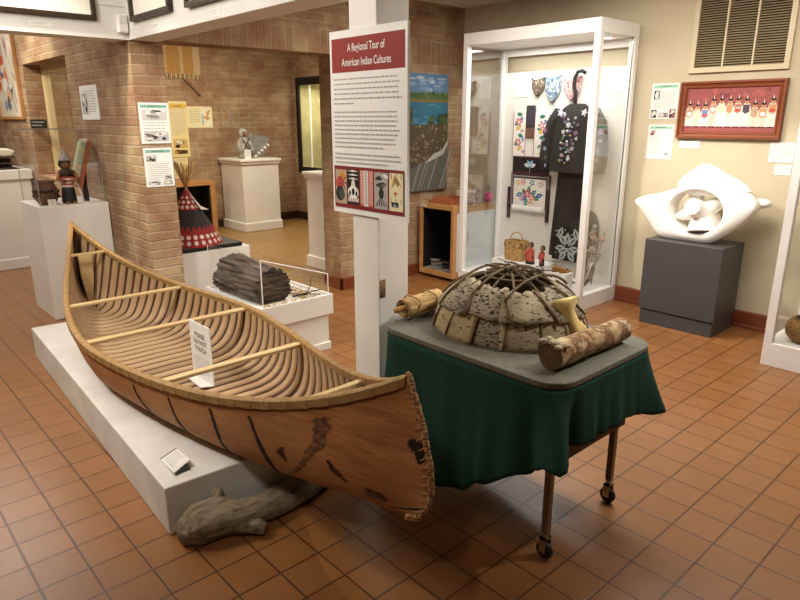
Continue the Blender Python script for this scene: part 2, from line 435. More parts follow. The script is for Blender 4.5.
lettering('A Regional Tour of', (-2.332+.24, 1.7282, 1.887-.084), EU, NV, .044, M['ink_white'], T, 'title_lettering', bold=.0002, sx=.68)
lettering('American Indian Cultures', (-2.332+.24, 1.7282, 1.887-.140), EU, NV, .044, M['ink_white'], T, 'title_lettering', bold=.0002, sx=.68)

def sheet(name, label, cat, o, ex, n, w, h, photos, header=None, col='#eeebe4', th=.004, text=(.1,.9), nl=12, group=None, seed=1, parent=None):
    p = Pic(o, ex, n, w, h, th, col); R = random.Random(seed)
    if header: p.rect(w*.06, h*.05, w*.88, h*.075, header); p.lines(w*.3, h*.075, w*.4, 1, 1, h*.02, '#4a5a50', R, 1)
    pitch = (text[1]-text[0])*h/nl
    p.lines(w*.1, text[0]*h, w*.8, nl, pitch, pitch*.3, '#a9a59c', R)
    random.seed(seed)
    for (x, y, a, b, cols) in photos: p.photo(x*w, y*h, a*w, b*h, cols)
    ob = p.build(name, parent)
    if parent is None: tag(ob, label, cat, group)
    return ob
BW = ['#b9b6b0', '#2a2929', '#6d6a66', '#dcd9d2', '#444']
BW = ['#b9b6b0', '#2a2929', '#6d6a66', '#dcd9d2', '#444444']
sheet('information_sheet', 'white information sheet with teal header and two wide old photos on brick pier, upper one', 'sign', (-4.5942, 1.755, 1.645), EV, NU, .212, .277,
      [(.08,.17,.84,.24,['#c9c6c0','#1c1b1b','#8d8a86','#e2dfd8']), (.1,.72,.82,.22,BW)], '#7fb09c', '#e9e8e3', .006, (.2,.9), 10, None, 4)
sheet('information_sheet', 'white information sheet with teal header and small photos on brick pier, lower one', 'sign', (-4.5942, 1.757, 1.337), EV, NU, .205, .272,
      [(.06,.17,.36,.18,BW), (.66,.72,.26,.1,BW), (.06,.85,.44,.1,BW), (.6,.84,.32,.12,BW)], '#7fb09c', '#e9e8e3', .006, (.4,.85), 9, None, 5)

# ------------------------------------------------------------------ beige wall: vent, framed painting, sheets
T = thing('air_vent', 'large beige louvred air return vent high on the beige wall', 'vent', (-1.95, 5.06, 1.87))
M['vent'] = mat_plain('vent_enamel', '#c8b898', '#c2b190', .5); M['slat'] = mat_plain('vent_slat', '#a39170', '#978562', .6)
M['ventdark'] = mat_plain('vent_dark', '#2a221a', '#221b15', .9)
u0, u1, z0, z1 = -2.285, -1.60, 1.867, 2.44
m = MB().box(u0, u1, 5.055, 5.079, z0, z0+.035).box(u0, u1, 5.055, 5.079, z1-.035, z1).box(u0, u0+.035, 5.055, 5.079, z0+.035, z1-.035).box(u1-.035, u1, 5.055, 5.079, z0+.035, z1-.035)
obj('vent_frame', m, M['vent'], T)
obj('backing', MB().box(u0+.03, u1-.03, 5.074, 5.079, z0+.03, z1-.03), M['ventdark'], T)
iw = (u1-u0-.07)
for k in range(3):
    a = u0+.035+k*iw/3; b = u0+.035+(k+1)*iw/3
    m = MB(); n = 30
    for i in range(n):
        z = z0+.04+i*(z1-z0-.08)/(n-1)
        m.obox(((a+b)/2, 5.064, z), ((b-a)/2, 0, 0), (0, .009, .0045), (0, -.0004, .0008))
    obj('louvre_panel', m, M['slat'], T)
for k in (1, 2):
    a = u0+.035+k*iw/3; obj('mullion', MB().box(a-.006, a+.006, 5.052, 5.074, z0+.03, z1-.03), M['vent'], T)

T = thing('framed_painting', 'wide framed painting of a row of people in white robes below the vent', 'painting', (-1.95, 5.06, 1.39))
u0, u1, z0, z1 = -2.325, -1.585, 1.392, 1.806
fw = .052
def frame_ring(u0, u1, z0, z1, fw, y0, y1, prof):
    """picture frame with a stepped moulding (fraction across, depth)"""
    m = MB()
    for i in range(len(prof)):
        pass
    def ringpt(t): return [(u0+fw*t, z0+fw*t), (u1-fw*t, z0+fw*t), (u1-fw*t, z1-fw*t), (u0+fw*t, z1-fw*t)]
    b = m.grid(len(prof), 4, lambda i, j: (ringpt(prof[i][0])[j][0], y0+(y1-y0)*prof[i][1], ringpt(prof[i][0])[j][1]), cv=True)
    return m
obj('frame', frame_ring(u0, u1, z0, z1, fw, 5.079, 5.035, [(0,0),(0,.8),(.08,1),(.3,1),(.38,.7),(.62,.55),(.7,.72),(.85,.7),(1,.35),(1,0)]), M['frame_wood'], T, 30)
p = Pic((u0+.045, 5.066, z1-.045), EU, NV, u1-u0-.09, z1-z0-.09, .006, '#94504c')
R = random.Random(11); w = u1-u0-.09; h = z1-z0-.09
for k in range(14): p.ell(R.uniform(.03,w-.03), R.uniform(.02,h*.3), R.uniform(.01,.03), R.uniform(.008,.02), R.choice(['#a95a55','#8a3f42','#7d3c48']), 8, R.uniform(0,3))
p.rect(.005, h*.84, w-.01, h*.14, '#8c4644')
for k in range(11):
    x = .035 + k*(w-.07)/10; top = h*R.uniform(.22, .34); hw = R.uniform(.028, .035)
    p.poly([(x-hw*.6,top+.04),(x-hw*.95,top+.07),(x-hw*1.05,h*.86),(x+hw*1.05,h*.86),(x+hw*.95,top+.07),(x+hw*.6,top+.04)], R.choice(['#d8c4b0','#cdb6a2','#e6d6c6','#c4ad9c','#dccabb']))
    p.poly([(x-hw*.7,top+.05),(x-hw*.75,top+.10),(x,top+.115),(x+hw*.75,top+.10),(x+hw*.7,top+.05)], R.choice(['#b98f6a','#6c7ba0','#4c3f4a','#c0885e','#ad8a70','#8890a8','#d8c0a4','#a86a58','#c9a88c']))
    p.ell(x, top+.028, .015, .020, '#b98460'); p.ell(x, top+.014, .016, .011, '#2c1c1a'); p.rect(x-.002, top+.13, .004, h*.86-top-.13, '#b39c8c'); p.poly([(x-.003,top+.01),(x-.001,top-.022),(x+.004,top+.01)], '#e6ddd0')
    p.ell(x-.01, h*.875, .012, .006, '#4a2226'); p.ell(x+.012, h*.875, .012, .006, '#4a2226')
    if k % 3 == 0: p.ell(x, top+.085, .018, .014, '#f0e6da')
    if k % 4 == 2: p.ell(x, top+.09, .02, .012, '#b8493c')
p.build('canvas', T)
RB = ['#cfc3b8', '#2a2424', '#7a5a50', '#b89a90']
sheet('information_sheet', 'white sheet with green header and four small pictures, left of framed painting, upper one', 'sign', (-2.569, 5.0758, 1.804), EU, NV, .222, .27,
      [(.1,.2,.2,.24,['#1f1c1c','#d0ccc6','#77736d']), (.05,.74,.2,.22,['#2a2626','#c9c4bd']), (.33,.82,.36,.13,['#a08c88','#5b4a4a','#d8c8c0']), (.72,.72,.22,.25,['#8a5c58','#e0cfc8','#3a2c2c'])], '#8cbf9f', '#dcdad4', .004, (.24,.72), 9, None, 6)
sheet('information_sheet', 'white sheet with green header and one round red picture, left of framed painting, lower one', 'sign', (-2.565, 5.0758, 1.492), EU, NV, .21, .268,
      [(.08,.16,.24,.16,['#d8d0c8','#7d3a35','#a85a50','#4a2a28']), (.72,.8,.2,.15,['#d9d6d0','#8d8a86'])], '#8cbf9f', '#dcdad4', .004, (.35,.9), 12, None, 8)
sheet('caption_card', 'small white caption card just below left end of framed painting', 'sign', (-2.300, 5.0758, 1.372), EU, NV, .158, .056, [], None, '#dddbd5', .004, (.25,.8), 3, None, 9)
sheet('caption_card', 'white caption card with seven lines below right end of framed painting', 'sign', (-1.645, 5.0758, 1.376), EU, NV, .16, .137, [], None, '#dddbd5', .004, (.12,.9), 7, None, 10)
sheet('caption_card', 'small white card under the seven line caption card beside the right glass case', 'sign', (-1.595, 5.0758, 1.226), EU, NV, .108, .074, [], None, '#dddbd5', .004, (.15,.85), 3, None, 12)

# ------------------------------------------------------------------ sculpture on grey pedestal
T = thing('pedestal', 'low charcoal grey pedestal holding the white sculpture', 'pedestal', (-1.97, 4.78, 0))
obj('body', MB().box(-2.258, -1.685, 4.6, 4.985, .115, .662), M['grey'], T, bevel=.004)
obj('plinth', MB().box(-2.245, -1.695, 4.61, 4.975, 0, .108), M['grey'], T)
SC_OUT = [(-2.437,.922),(-2.36,.965),(-2.235,1.0),(-2.12,1.035),(-2.125,1.085),(-2.075,1.15),(-1.975,1.222),(-1.90,1.20),(-1.80,1.15),(-1.71,1.11),(-1.645,1.055),(-1.575,1.0),(-1.548,.955),(-1.57,.905),(-1.66,.80),(-1.80,.685),(-1.88,.662),(-2.0,.662),(-2.17,.664),(-2.24,.69),(-2.31,.77),(-2.39,.86)]
def resample(poly, n):
    P = [Vector((x, y)) for x, y in poly]; m = len(P)
    # closed Catmull-Rom, dense, then angular-free arclength resample
    D = []
    for i in range(m):
        a, b, c, d = P[i-1], P[i], P[(i+1) % m], P[(i+2) % m]
        for k in range(12):
            t = k/12
            D.append(.5*((2*b)+(c-a)*t+(2*a-5*b+4*c-d)*t*t+(3*b-a-3*c+d)*t**3))
    L = [0]
    for i in range(len(D)): L.append(L[-1]+(D[(i+1) % len(D)]-D[i]).length)
    out = []; j = 0
    for k in range(n):
        s = L[-1]*k/n
        while L[j+1] < s: j += 1
        f = (s-L[j])/max(1e-9, L[j+1]-L[j]); out.append(D[j].lerp(D[(j+1) % len(D)], f))
    return out
T = thing('sculpture', 'white abstract marble sculpture, rounded diamond with a round hole, on the grey pedestal', 'sculpture', (-1.99, 4.78, .662))
SC_OUT = [(-2.437,.922),(-2.36,.965),(-2.235,1.0),(-2.12,1.038),(-1.985,1.065),(-1.86,1.07),(-1.74,1.07),(-1.64,1.045),(-1.575,1.0),(-1.553,.955),(-1.575,.905),(-1.66,.80),(-1.80,.685),(-1.88,.6635),(-2.0,.663),(-2.17,.6645),(-2.24,.69),(-2.31,.77),(-2.39,.86)]
n = 96; out = resample(SC_OUT, n); hc = Vector((-1.95, .888)); hrx, hrz = .195, .162
SEC_S = [(.0,0),(-.01,.5),(.0,.88),(.03,1),(.10,1.04),(.35,1.08),(.65,1.04),(.9,.96),(.97,.88),(1,.7),(1,.2),(.985,-.25),(.94,-.5),(.8,-.75),(.5,-.9),(.2,-.95),(.03,-.9),(.0,-.6)]
m = MB()
def scp(i, j):
    o = out[i]; d = o-hc; a = math.atan2(d.y/hrz, d.x/hrx)
    q = hc + Vector((hrx*math.cos(a), hrz*math.sin(a)))
    r, dd = SEC_S[j]
    x = q.lerp(o, r); th = .095*(1-.25*r**2) * (1 + .15*noise.noise(Vector((x.x*4, x.y*4, 0))))
    back = .03*max(0, x.y-1.03)/.2*3
    return (x.x, 4.775 - dd*th, x.y)
m.grid(n, len(SEC_S), scp, cu=True, cv=True)
obj('ring', m, M['marble'], T, 38)
hump = resample([(-2.125,1.03),(-2.13,1.085),(-2.075,1.15),(-1.975,1.222),(-1.90,1.20),(-1.80,1.15),(-1.71,1.11),(-1.63,1.05),(-1.70,1.02),(-1.9,1.0),(-2.05,1.0)], 48); hcn = Vector((-1.93, 1.07))
m = MB(); m.grid(48, 11, lambda i, j: (hcn.lerp(hump[i], (.02,.6,.9,.97,1,1,1,.97,.9,.6,.02)[j]).x, 4.80+.075*(-1,-.98,-.85,-.7,-.4,0,.4,.7,.85,.98,1)[j], hcn.lerp(hump[i], (.02,.6,.9,.97,1,1,1,.97,.9,.6,.02)[j]).y), cu=True)
obj('hump', m, M['marble'], T, 55)
m = MB()
def skin(path, rad): m.tube(path, rad, 14)
skin([(-1.925,4.86,.80),(-1.935,4.79,.85),(-1.945,4.72,.90),(-1.950,4.655,.925),(-1.952,4.63,.930)], [.10,.085,.07,.062,.058])
skin([(-1.810,4.82,.955),(-1.850,4.80,.94),(-1.910,4.78,.90),(-1.960,4.78,.86)], [.035,.05,.06,.05])
skin([(-2.140,4.80,.82),(-2.070,4.78,.845),(-1.990,4.77,.87),(-1.930,4.78,.88)], [.018,.04,.06,.06])
skin([(-1.910,4.74,.74),(-1.920,4.755,.80),(-1.930,4.77,.86)], [.10,.085,.06])
skin([(-2.030,4.83,1.04),(-2.010,4.82,.98),(-1.980,4.81,.92)], [.05,.05,.05])
obj('inner_figure', m, M['marble'], T, 50)
m = MB().blob((-1.585, 4.88, .965), (.07,.07,.035), 14, 9)
obj('back_lobe', m, M['marble'], T, True)

# ------------------------------------------------------------------ low platform + canoe
def plat_pt(a, b, z): # a along the canoe, b across; platform is turned by about 3 degrees
    t = -.053; o = Vector((-2.135, .759, 0))
    ex = Vector((-math.cos(t), math.sin(-t), 0)); ey = Vector((math.sin(-t), math.cos(t), 0))
    return o + ex*a + ey*b + Vector((0,0,z))
m = MB(); P8 = []
for z in (0, .205):
    for a, b in ((0,0),(2.46,0),(2.46,.86),(0,.86)): P8.append(plat_pt(a, b, z))
m.add(P8, [(0,3,2,1),(4,5,6,7),(0,1,5,4),(1,2,6,5),(2,3,7,6),(3,0,4,7)])
plat = obj('platform', m, M['plinth'], bevel=.006)
tag(plat, 'long low white platform under the birchbark canoe', 'platform')

UC,HL,VC,ZM,ZB,ZS,PW,HB,QB,QS,SK = -3.1522,1.8469,1.2823,.4819,.2991,.3249,3.5917,.4527,1.5789,1.6496,-.0509
STEM = [(0,1.835),(.02,1.874),(.16,1.932),(.3,1.949),(.5,1.938),(.75,1.901),(1,1.847)]
def stem(t):
    t = min(max(t, 0), 1)
    for (a, x), (b, y) in zip(STEM, STEM[1:]):
        if t <= b: return x+(y-x)*(t-a)/(b-a)
    return STEM[-1][1]
def hull(s, th, g, off=0.0):
    a = min(abs(s), 1.0)
    k = .206+.078*a**6; gz = ZM+(ZB if s > 0 else ZS)*a**PW
    q = (QB if s > 0 else QS)*(.8+.2*th)
    W = max(0.0, HB*(1-a**q))
    b = a**7; sn = math.sin(th*PI/2)
    y = W*((1-b)*sn**.62+b*th**.9)
    tau = (1-b)*(1-math.cos(th*PI/2))**1.6+b*th
    y = max(0, y-off*min(1, y/.05)); z = k+off*(1-th)+(gz-k)*tau
    return Vector((UC+s*stem(tau), VC+SK*s+g*y, z))

def bark_hull():
    m, nt, b = newmat('winter_birch_bark')
    f = noise_t(nt, coords(nt, (1, 1, 6)), 5, 5, .6); g = noise_t(nt, coords(nt, (.5, .5, 14)), 16, 4); h = noise_t(nt, coords(nt), 2.2, 3)
    k = ramp(nt, f, [(.25, lin('#96603a')), (.5, lin('#b37848')), (.75, lin('#c28c5a'))])
    k = mixcol(nt, ramp(nt, g, [(.38, (.45,.45,.45,1)), (.55, (0,0,0,1))]), k, lin('#6b4022'))
    k = mixcol(nt, ramp(nt, h, [(.45, (0,0,0,1)), (.75, (.55,.55,.55,1))]), k, lin('#ad8254'))
    nt.links.new(k, b.inputs['Base Color']); b.inputs['Roughness'].default_value = .62; b.inputs['Specular IOR Level'].default_value = .3
    bump(nt, b, g, .35, .004); return m
M['hull'] = bark_hull()
M['sheath'] = mat_plain('cedar_sheathing', '#5a3a20', '#3c2614', .8, 12)
M['rib'] = wood_mat('cedar_rib', '#b39470', '#a5845f', .65, 1, 14)
M['gunwale'] = wood_mat('spruce_gunwale', '#a07c4a', '#8d6a3a', .6, 0, 22)
M['lash'] = mat_plain('spruce_root', '#a3804c', '#8a683c', .7, 60)
M['pitch'] = mat_plain('pine_pitch', '#140d0b', '#2a1510', .8, 25, bmp=.5)
M['scar'] = mat_plain('bark_scar', '#4e2f1b', '#8a6238', .9, 45, bmp=.8)
M['thwart'] = wood_mat('ash_thwart', '#c9ae80', '#b99a68', .55, 1, 16)

canoe = thing('canoe', 'birchbark canoe with cedar ribs resting on the low white platform', 'canoe', (UC, VC, .206))
m = MB(); NS, NT = 97, 13
SS = [math.sin((-1+2*i/(NS-1))*PI/2*.985)/math.sin(PI/2*.985) for i in range(NS)]
def hp(off):
    def fn(i, j):
        g = -1 if j < NT-1 else 1; th = abs(j-(NT-1))/(NT-1)
        p = hull(SS[i], th, g, off)
        if off == 0: p = p + Vector((0, g*.0035*noise.noise(p*9), 0))*min(1, th*2)*(1-abs(SS[i])**6)
        return p
    return fn
b0 = m.grid(NS, 2*NT-1, hp(0.0)); b1 = m.grid(NS, 2*NT-1, hp(.006)); K = 2*NT-1
for i in range(NS-1):
    for j in (0, K-1): m.face((b0+i*K+j, b0+(i+1)*K+j, b1+(i+1)*K+j, b1+i*K+j))
obj('hull', m, M['hull'], canoe, True)
m = MB(); m.grid(85, 2*NT-1, lambda i, j: hull((-.965+1.93*i/84), abs(j-(NT-1))/(NT-1)*.985, -1 if j < NT-1 else 1, .0085))
obj('sheathing', m, M['sheath'], canoe, True)
# ribs
nr = 46
for r in range(nr):
    s0 = -.925 + 1.85*r/(nr-1); hw = .0132
    m = MB()
    def fn(i, j):
        th = i/11*2-1; g = -1 if th < 0 else 1
        s = s0 + (-hw, -hw*.8, hw*.8, hw)[j % 4] if j < 4 else s0
        return hull(s, abs(th)*.97, g, (.009, .017, .017, .009)[j])
    m.grid(12, 4, fn)
    # finer along the section
    m = MB(); m.grid(25, 4, lambda i, j: hull(s0 + (-hw, -hw*.75, hw*.75, hw)[j], abs(i/24*2-1)*.97, -1 if i < 12 else 1, (.010, .018, .018, .010)[j]))
    obj('rib', m, M['rib'], canoe, 40)
# gunwales with root lashing
def gpt(s, g, dy, dz):
    p = hull(s, 1, g); q0 = hull(max(-1, s-.01), 1, g); q1 = hull(min(1, s+.01), 1, g)
    t = q1-q0; t.z = 0; t.normalize(); nrm = Vector((t.y, -t.x, 0))*(-g) * -1
    nrm = Vector((-t.y*1, t.x, 0)); nrm = nrm if nrm.y*g > 0 else -nrm
    return p + nrm*dy + Vector((0, 0, dz))
SEC = [(-.014,-.024),(-.016,.004),(-.008,.011),(.006,.011),(.015,.004),(.015,-.024),(.006,-.028),(-.006,-.028)]
for g in (-1, 1):
    m = MB(); n = 90
    b = m.grid(n, 8, lambda i, j: gpt(-.996+1.992*i/(n-1), g, *SEC[j]), cv=True)
    m.face([b+k for k in range(8)]); m.face([b+(n-1)*8+k for k in range(8)][::-1])
    gw = obj('gunwale', m, M['gunwale'], canoe, 50, label='split spruce gunwale strip along one side of the canoe')
    nl = 44
    for k in range(nl):
        s0 = -.975+1.95*k/(nl-1); ln = .0105
        m = MB(); b = m.grid(4, 8, lambda i, j: gpt(s0-ln+2*ln*i/3, g, SEC[j][0]*1.08+.0003, SEC[j][1]*1.06+(.0008 if i in (1,2) else 0)), cv=True)
        m.face([b+q for q in range(8)]); m.face([b+3*8+q for q in range(8)][::-1])
        obj('lashing', m, M['lash'], gw, 50)
# thwarts
for s0, hw in ((-.825,.012), (-.41,.020), (-.04,.022), (.36,.020), (.775,.013)):
    a = hull(s0, 1, -1, .012); b = hull(s0, 1, 1, .012); d = b-a; c = (a+b)/2; L = d.length/2
    m = MB(); n = 13
    dn = d.normalized(); fx = Vector((-dn.y, dn.x, 0))*-1
    def tf(i, j):
        t = -1+2*i/(n-1); w = hw*(1+.35*abs(t)**3) * (1 if abs(t) < .9 else .8)
        ca = 2*PI*j/8
        return c + dn*(L*t) + fx*(w*max(-1, min(1, 1.25*math.cos(ca)))) + Vector((0,0,.008*max(-1, min(1, 1.3*math.sin(ca))) - .012))
    bb = m.grid(n, 8, tf, cv=True); m.face([bb+k for k in range(8)]); m.face([bb+(n-1)*8+k for k in range(8)])
    obj('thwart', m, M['thwart'], canoe, 50)
# headboards near both ends
for s0 in (-.87, .88):
    a = hull(s0, .05, 1, .02); t = hull(s0, .93, 1, .02); w = min(.045, abs(hull(s0, .8, 1, .02).y-(VC+SK*s0)))
    m = MB(); y = VC+SK*s0
    poly = [(-w*.35, a.z), (w*.35, a.z), (w*.95, a.z+(t.z-a.z)*.55), (w, t.z), (-w, t.z), (-w*.95, a.z+(t.z-a.z)*.55)]
    m.prism(poly, (UC+s0*1.85, y, 0), (0,1,0), (0,0,1), (1,0,0), .012)
    obj('headboard', m, M['thwart'], canoe, label='narrow pale headboard at one end of the canoe')
# stitched stem at both ends
M['stem'] = mat_plain('stitched_stem', '#6b3d20', '#c69a64', .8, 70, (1,1,2), .8, lo=.42, hi=.58)
for e in (-1, 1):
    pts = []; rad = []
    for i in range(25):
        th = i/24; p = hull(e*1.0, th, 1); pts.append(p + Vector((.002*e, 0, 0))); rad.append(.0105+.003*noise.noise(p*40))
    top = pts[-1]; pts.append(top+Vector((-.012*e, 0, .012))); rad.append(.008)
    m = MB().tube(pts, rad, 10, up=(0,1,0)); st = obj('stem', m, M['stem'], canoe, 50, label='rough stitched bark stem at one end of the canoe')
    for k in range(16):
        th = .06+.9*k/15; p = hull(e*.994, th, 1); q = hull(e*.985, th, 1)
        m = MB().tube([Vector((q.x, q.y-.014, q.z)), Vector((p.x+.012*e, p.y-.008, p.z+.004)), Vector((p.x+.013*e, p.y+.008, p.z+.004)), Vector((q.x, q.y+.014, q.z))], .0028, 6)
        obj('stitch', m, M['lash'], st, True)
# pitch seams, bark scar and pitch patches (on the bark surface)
def patch(name, spine, widths, mat, off=-.0022, jag=.25, g=-1, n=22, label=None):
    m = MB(); R = random.Random(sum(map(ord, name)) + len(spine)*7 + int(spine[0][0]*1000))
    def sp(t):
        x = t*(len(spine)-1); i = min(int(x), len(spine)-2); f = x-i
        return [spine[i][k]*(1-f)+spine[i+1][k]*f for k in (0, 1)] + [widths[i]*(1-f)+widths[i+1]*f]
    E = [(1+R.uniform(-jag, jag), 1+R.uniform(-jag, jag)) for _ in range(n)]
    def fn(i, j):
        s, th, w = sp(i/(n-1)); x = (-1, -.5, 0, .5, 1)[j]
        w *= E[i][0] if x < 0 else E[i][1]
        lift = off*(1, .2)[j in (0, 4)]
        return hull(min(.999, s+x*w/HL), max(.02, min(1, th)), g) + Vector((0, g*(-lift), lift*.6))
    m.grid(n, 5, fn); return obj(name, m, mat, canoe, True, label=label)
for g in (-1, 1):
    for sp in ([(.245,.9),(.25,.76),(.262,.66),(.275,.56)], [(.39,.92),(.386,.72),(.392,.6),(.40,.5)], [(.53,.93),(.526,.8),(.52,.62),(.53,.45)], [(.64,.93),(.645,.75),(.65,.6),(.66,.42)]):
        patch('pitch_seam', sp+[(sp[-1][0]+.006, sp[-1][1]-.2)], [.008,.010,.010,.009,.006], M['pitch'], g=g, jag=.35, label='dark vertical pitch seam on the bark')
patch('bark_scar', [(.815,.93),(.808,.88),(.785,.80),(.745,.70),(.715,.60),(.69,.5)], [.030,.034,.028,.022,.016,.006], M['scar'], jag=.5, label='rough grey brown scar in the bark')
M['redpitch'] = mat_plain('reddish_pitch', '#4a1f12', '#2a120d', .4, 30, bmp=.5)
patch('pitch_patch', [(.80,.72),(.81,.64),(.83,.54)], [.006,.016,.004], M['redpitch'], jag=.5, label='dark red pitch patch')
patch('pitch_patch', [(.868,.46),(.885,.36),(.915,.22)], [.010,.030,.010], M['redpitch'], jag=.5, label='dark red pitch patch')
patch('pitch_patch', [(.935,.12),(.965,.13),(.992,.16)], [.022,.04,.012], M['pitch'], jag=.5, label='blackened pitch patch at the foot of the bow')
patch('pitch_patch', [(.972,.70),(.983,.62),(.988,.52)], [.008,.022,.010], M['pitch'], jag=.6, label='blackened pitch patch on the bow edge')
patch('pitch_patch', [(.70,.78),(.69,.74),(.70,.68)], [.008,.020,.006], M['redpitch'], jag=.5, label='small brown bark stain')

# white notice standing inside the canoe
T = thing('notice', 'white visitor notice standing upright inside the canoe between two thwarts', 'sign', (-2.945, 1.31, .232))
M['paper'] = mat_plain('paper', '#e4e0d8', '#dcd8d0', .6, 5)
p = Pic((-3.06, 1.31, .538), EU, NV, .232, .304, .004, '#e0ddd8')
p.lines(.03, .185, .17, 7, .0155, .0045, '#a9a59c', random.Random(5), .6); p.build('panel', T)
for k, w_ in enumerate(('PLEASE', 'DO NOT', 'TOUCH')): lettering(w_, (-2.945, 1.31, .538-.075-.038*k), EU, NV, .036, M['ink_dark'], T)
m = MB(); m.add([(-3.062,1.308,.236),(-2.828,1.308,.236),(-2.86,1.252,.234),(-3.06,1.262,.234)]+[(-3.062,1.308,.233),(-2.828,1.308,.233),(-2.86,1.252,.231),(-3.06,1.262,.231)], [(0,1,2,3),(4,7,6,5),(0,4,5,1),(1,5,6,2),(2,6,7,3),(3,7,4,0)])
obj('base_flap', m, M['paper'], T)

# caption plate on the platform
T = thing('caption_plate', 'small white caption plate on the front left corner of the low platform', 'sign', (-2.28, .865, .206))
c4 = [Vector((-2.352, .832, .208)), Vector((-2.372, .912, .220)), Vector((-2.222, .903, .236)), Vector((-2.192, .822, .222))]
m = MB(); m.add([p for p in c4]+[p-Vector((0,0,.005)) for p in c4], [(0,1,2,3),(4,7,6,5),(0,4,5,1),(1,5,6,2),(2,6,7,3),(3,7,4,0)])
obj('plate', m, M['paper'], T)
m = MB().color('#7a766f')
for k in range(7):
    f = .16+.11*k; A = c4[0].lerp(c4[1], f); B = c4[3].lerp(c4[2], f); a_ = A.lerp(B, .12); b_ = A.lerp(B, R.uniform(.6, .88))
    d = (c4[1]-c4[0])*.018; up = Vector((0,0,.0008)); m.add([a_+up, b_+up, b_+d+up, a_+d+up], [(0,1,2,3)])
obj('small_print', m, M['printed'], T, 'keep')
m = MB(); m.box(-2.235, -2.20, .835, .89, .2055, .219); obj('stand', m, M['grey'], T)
m = MB(); m.obox((c4[0]+c4[1])/2+Vector((0,0,.0005)), (c4[1]-c4[0])/2, (c4[3]-c4[0]).normalized()*.002, Vector((0,0,.0012))); obj('dark_edge', m, M['black'], T)

# driftwood log on the floor
M['driftwood'] = mat_plain('weathered_driftwood', '#54472f', '#93836a', .9, 10, (5,1.2,5), .9, lo=.3, hi=.7)
m = MB(); n = 70
sp = [(-2.045,.765,.055),(-2.035,.82,.07),(-2.02,.92,.075),(-1.995,1.0,.062),(-1.99,1.1,.060),(-2.0,1.2,.060),(-2.015,1.35,.056),(-2.03,1.46,.05)]
wr = [.04,.074,.082,.066,.056,.056,.05,.03]
def dw(i, j):
    x = i/(n-1)*(len(sp)-1); k = min(int(x), len(sp)-2); f = x-k
    c = Vector(sp[k]).lerp(Vector(sp[k+1]), f); r = wr[k]*(1-f)+wr[k+1]*f; a = 2*PI*j/20
    q = 1 + .34*noise.noise(Vector((math.cos(a)*1.6, c.y*5, math.sin(a)*1.6))) + .14*noise.noise(Vector((math.cos(a)*6, c.y*3, math.sin(a)*6)))
    return (c.x + 1.15*r*q*math.cos(a), c.y, max(.002, c.z*.95 + .92*r*q*math.sin(a)))
bb = m.grid(n, 20, dw, cv=True); m.face([bb+k for k in range(20)][::-1]); m.face([bb+(n-1)*20+k for k in range(20)])
T = thing('driftwood', 'weathered grey brown driftwood log lying on the tiles under the canoe bow', 'driftwood', (-2.0, 1.1, 0))
obj('trunk', m, M['driftwood'], T, True)
obj('knot', MB().tube([(-1.97,.97,.05),(-1.925,1.0,.045),(-1.885,1.03,.034)], [.05,.034,.024], 10), M['driftwood'], T, True)
obj('knot', MB().tube([(-2.06,.93,.10),(-2.085,.94,.135),(-2.09,.945,.15)], [.035,.024,.016], 10), M['driftwood'], T, True)

# ------------------------------------------------------------------ wheeled table with green cloth
TU0, TU1, TV0, TV1, TZ = -1.895, -1.018, 1.612, 2.265, .72
T = thing('table', 'wheeled table with grey felt top under the model dwelling, draped in green', 'table', (-1.46, 1.96, 0))
def rrect(u0, u1, v0, v1, r, n=6):
    P = []
    for cx, cy, a0 in ((u1-r, v0+r, -PI/2), (u1-r, v1-r, 0), (u0+r, v1-r, PI/2), (u0+r, v0+r, PI)):
        for k in range(n+1):
            a = a0+k*PI/2/n; P.append((cx+r*math.cos(a), cy+r*math.sin(a)))
    return P
M['felt'] = mat_plain('grey_green_felt', '#6a695c', '#605f53', .95, 40, bmp=.1)
M['felt_edge'] = mat_plain('felt_edge', '#56564c', '#4d4d44', .9, 40)
m = MB().prism(rrect(TU0, TU1, TV0, TV1, .10), (0,0,TZ-.011), (1,0,0), (0,1,0), (0,0,1), .022)
obj('table_top', m, M['felt'], T, bevel=.004)
m = MB().prism(rrect(TU0+.006, TU1-.006, TV0+.006, TV1-.006, .095), (0,0,TZ-.031), (1,0,0), (0,1,0), (0,0,1), .016)
obj('top_edging', m, M['felt_edge'], T)
M['brown_panel'] = wood_mat('dark_brown_panel', '#3a2015', '#2c180f', .5, 0)
obj('apron', MB().box(-1.80, -1.075, 1.73, 2.185, .38, .66), M['brown_panel'], T)
M['legpaint'] = mat_plain('painted_steel_leg', '#8b7c6c', '#7c6d5e', .35, 9, metal=.6)
for (x, y) in ((-1.095, 1.712), (-1.125, 2.20), (-1.79, 1.712), (-1.79, 2.20)):
    m = MB().box(x-.013, x+.013, y-.013, y+.013, .105, .66)
    lg = obj('leg', m, M['legpaint'], T, bevel=.003)
    m = MB().tube([(x,y,.108),(x,y,.085)], .014, 10).box(x-.014, x+.014, y-.018, y-.014, .03, .09).box(x-.014, x+.014, y+.014, y+.018, .03, .09).box(x-.014, x+.014, y-.018, y+.018, .082, .09)
    obj('caster_fork', m, M['chrome'], lg)
    m = MB(); bpts = [( .0, -.011), (.028, -.011), (.033, -.006), (.033, .006), (.028, .011), (0, .011)]
    m.grid(6, 20, lambda i, j: (x+bpts[i][0]*math.cos(2*PI*j/20), y+bpts[i][1], .0335+bpts[i][0]*math.sin(2*PI*j/20)), cv=True)
    obj('caster_wheel', m, M['rubber'], lg, 40)

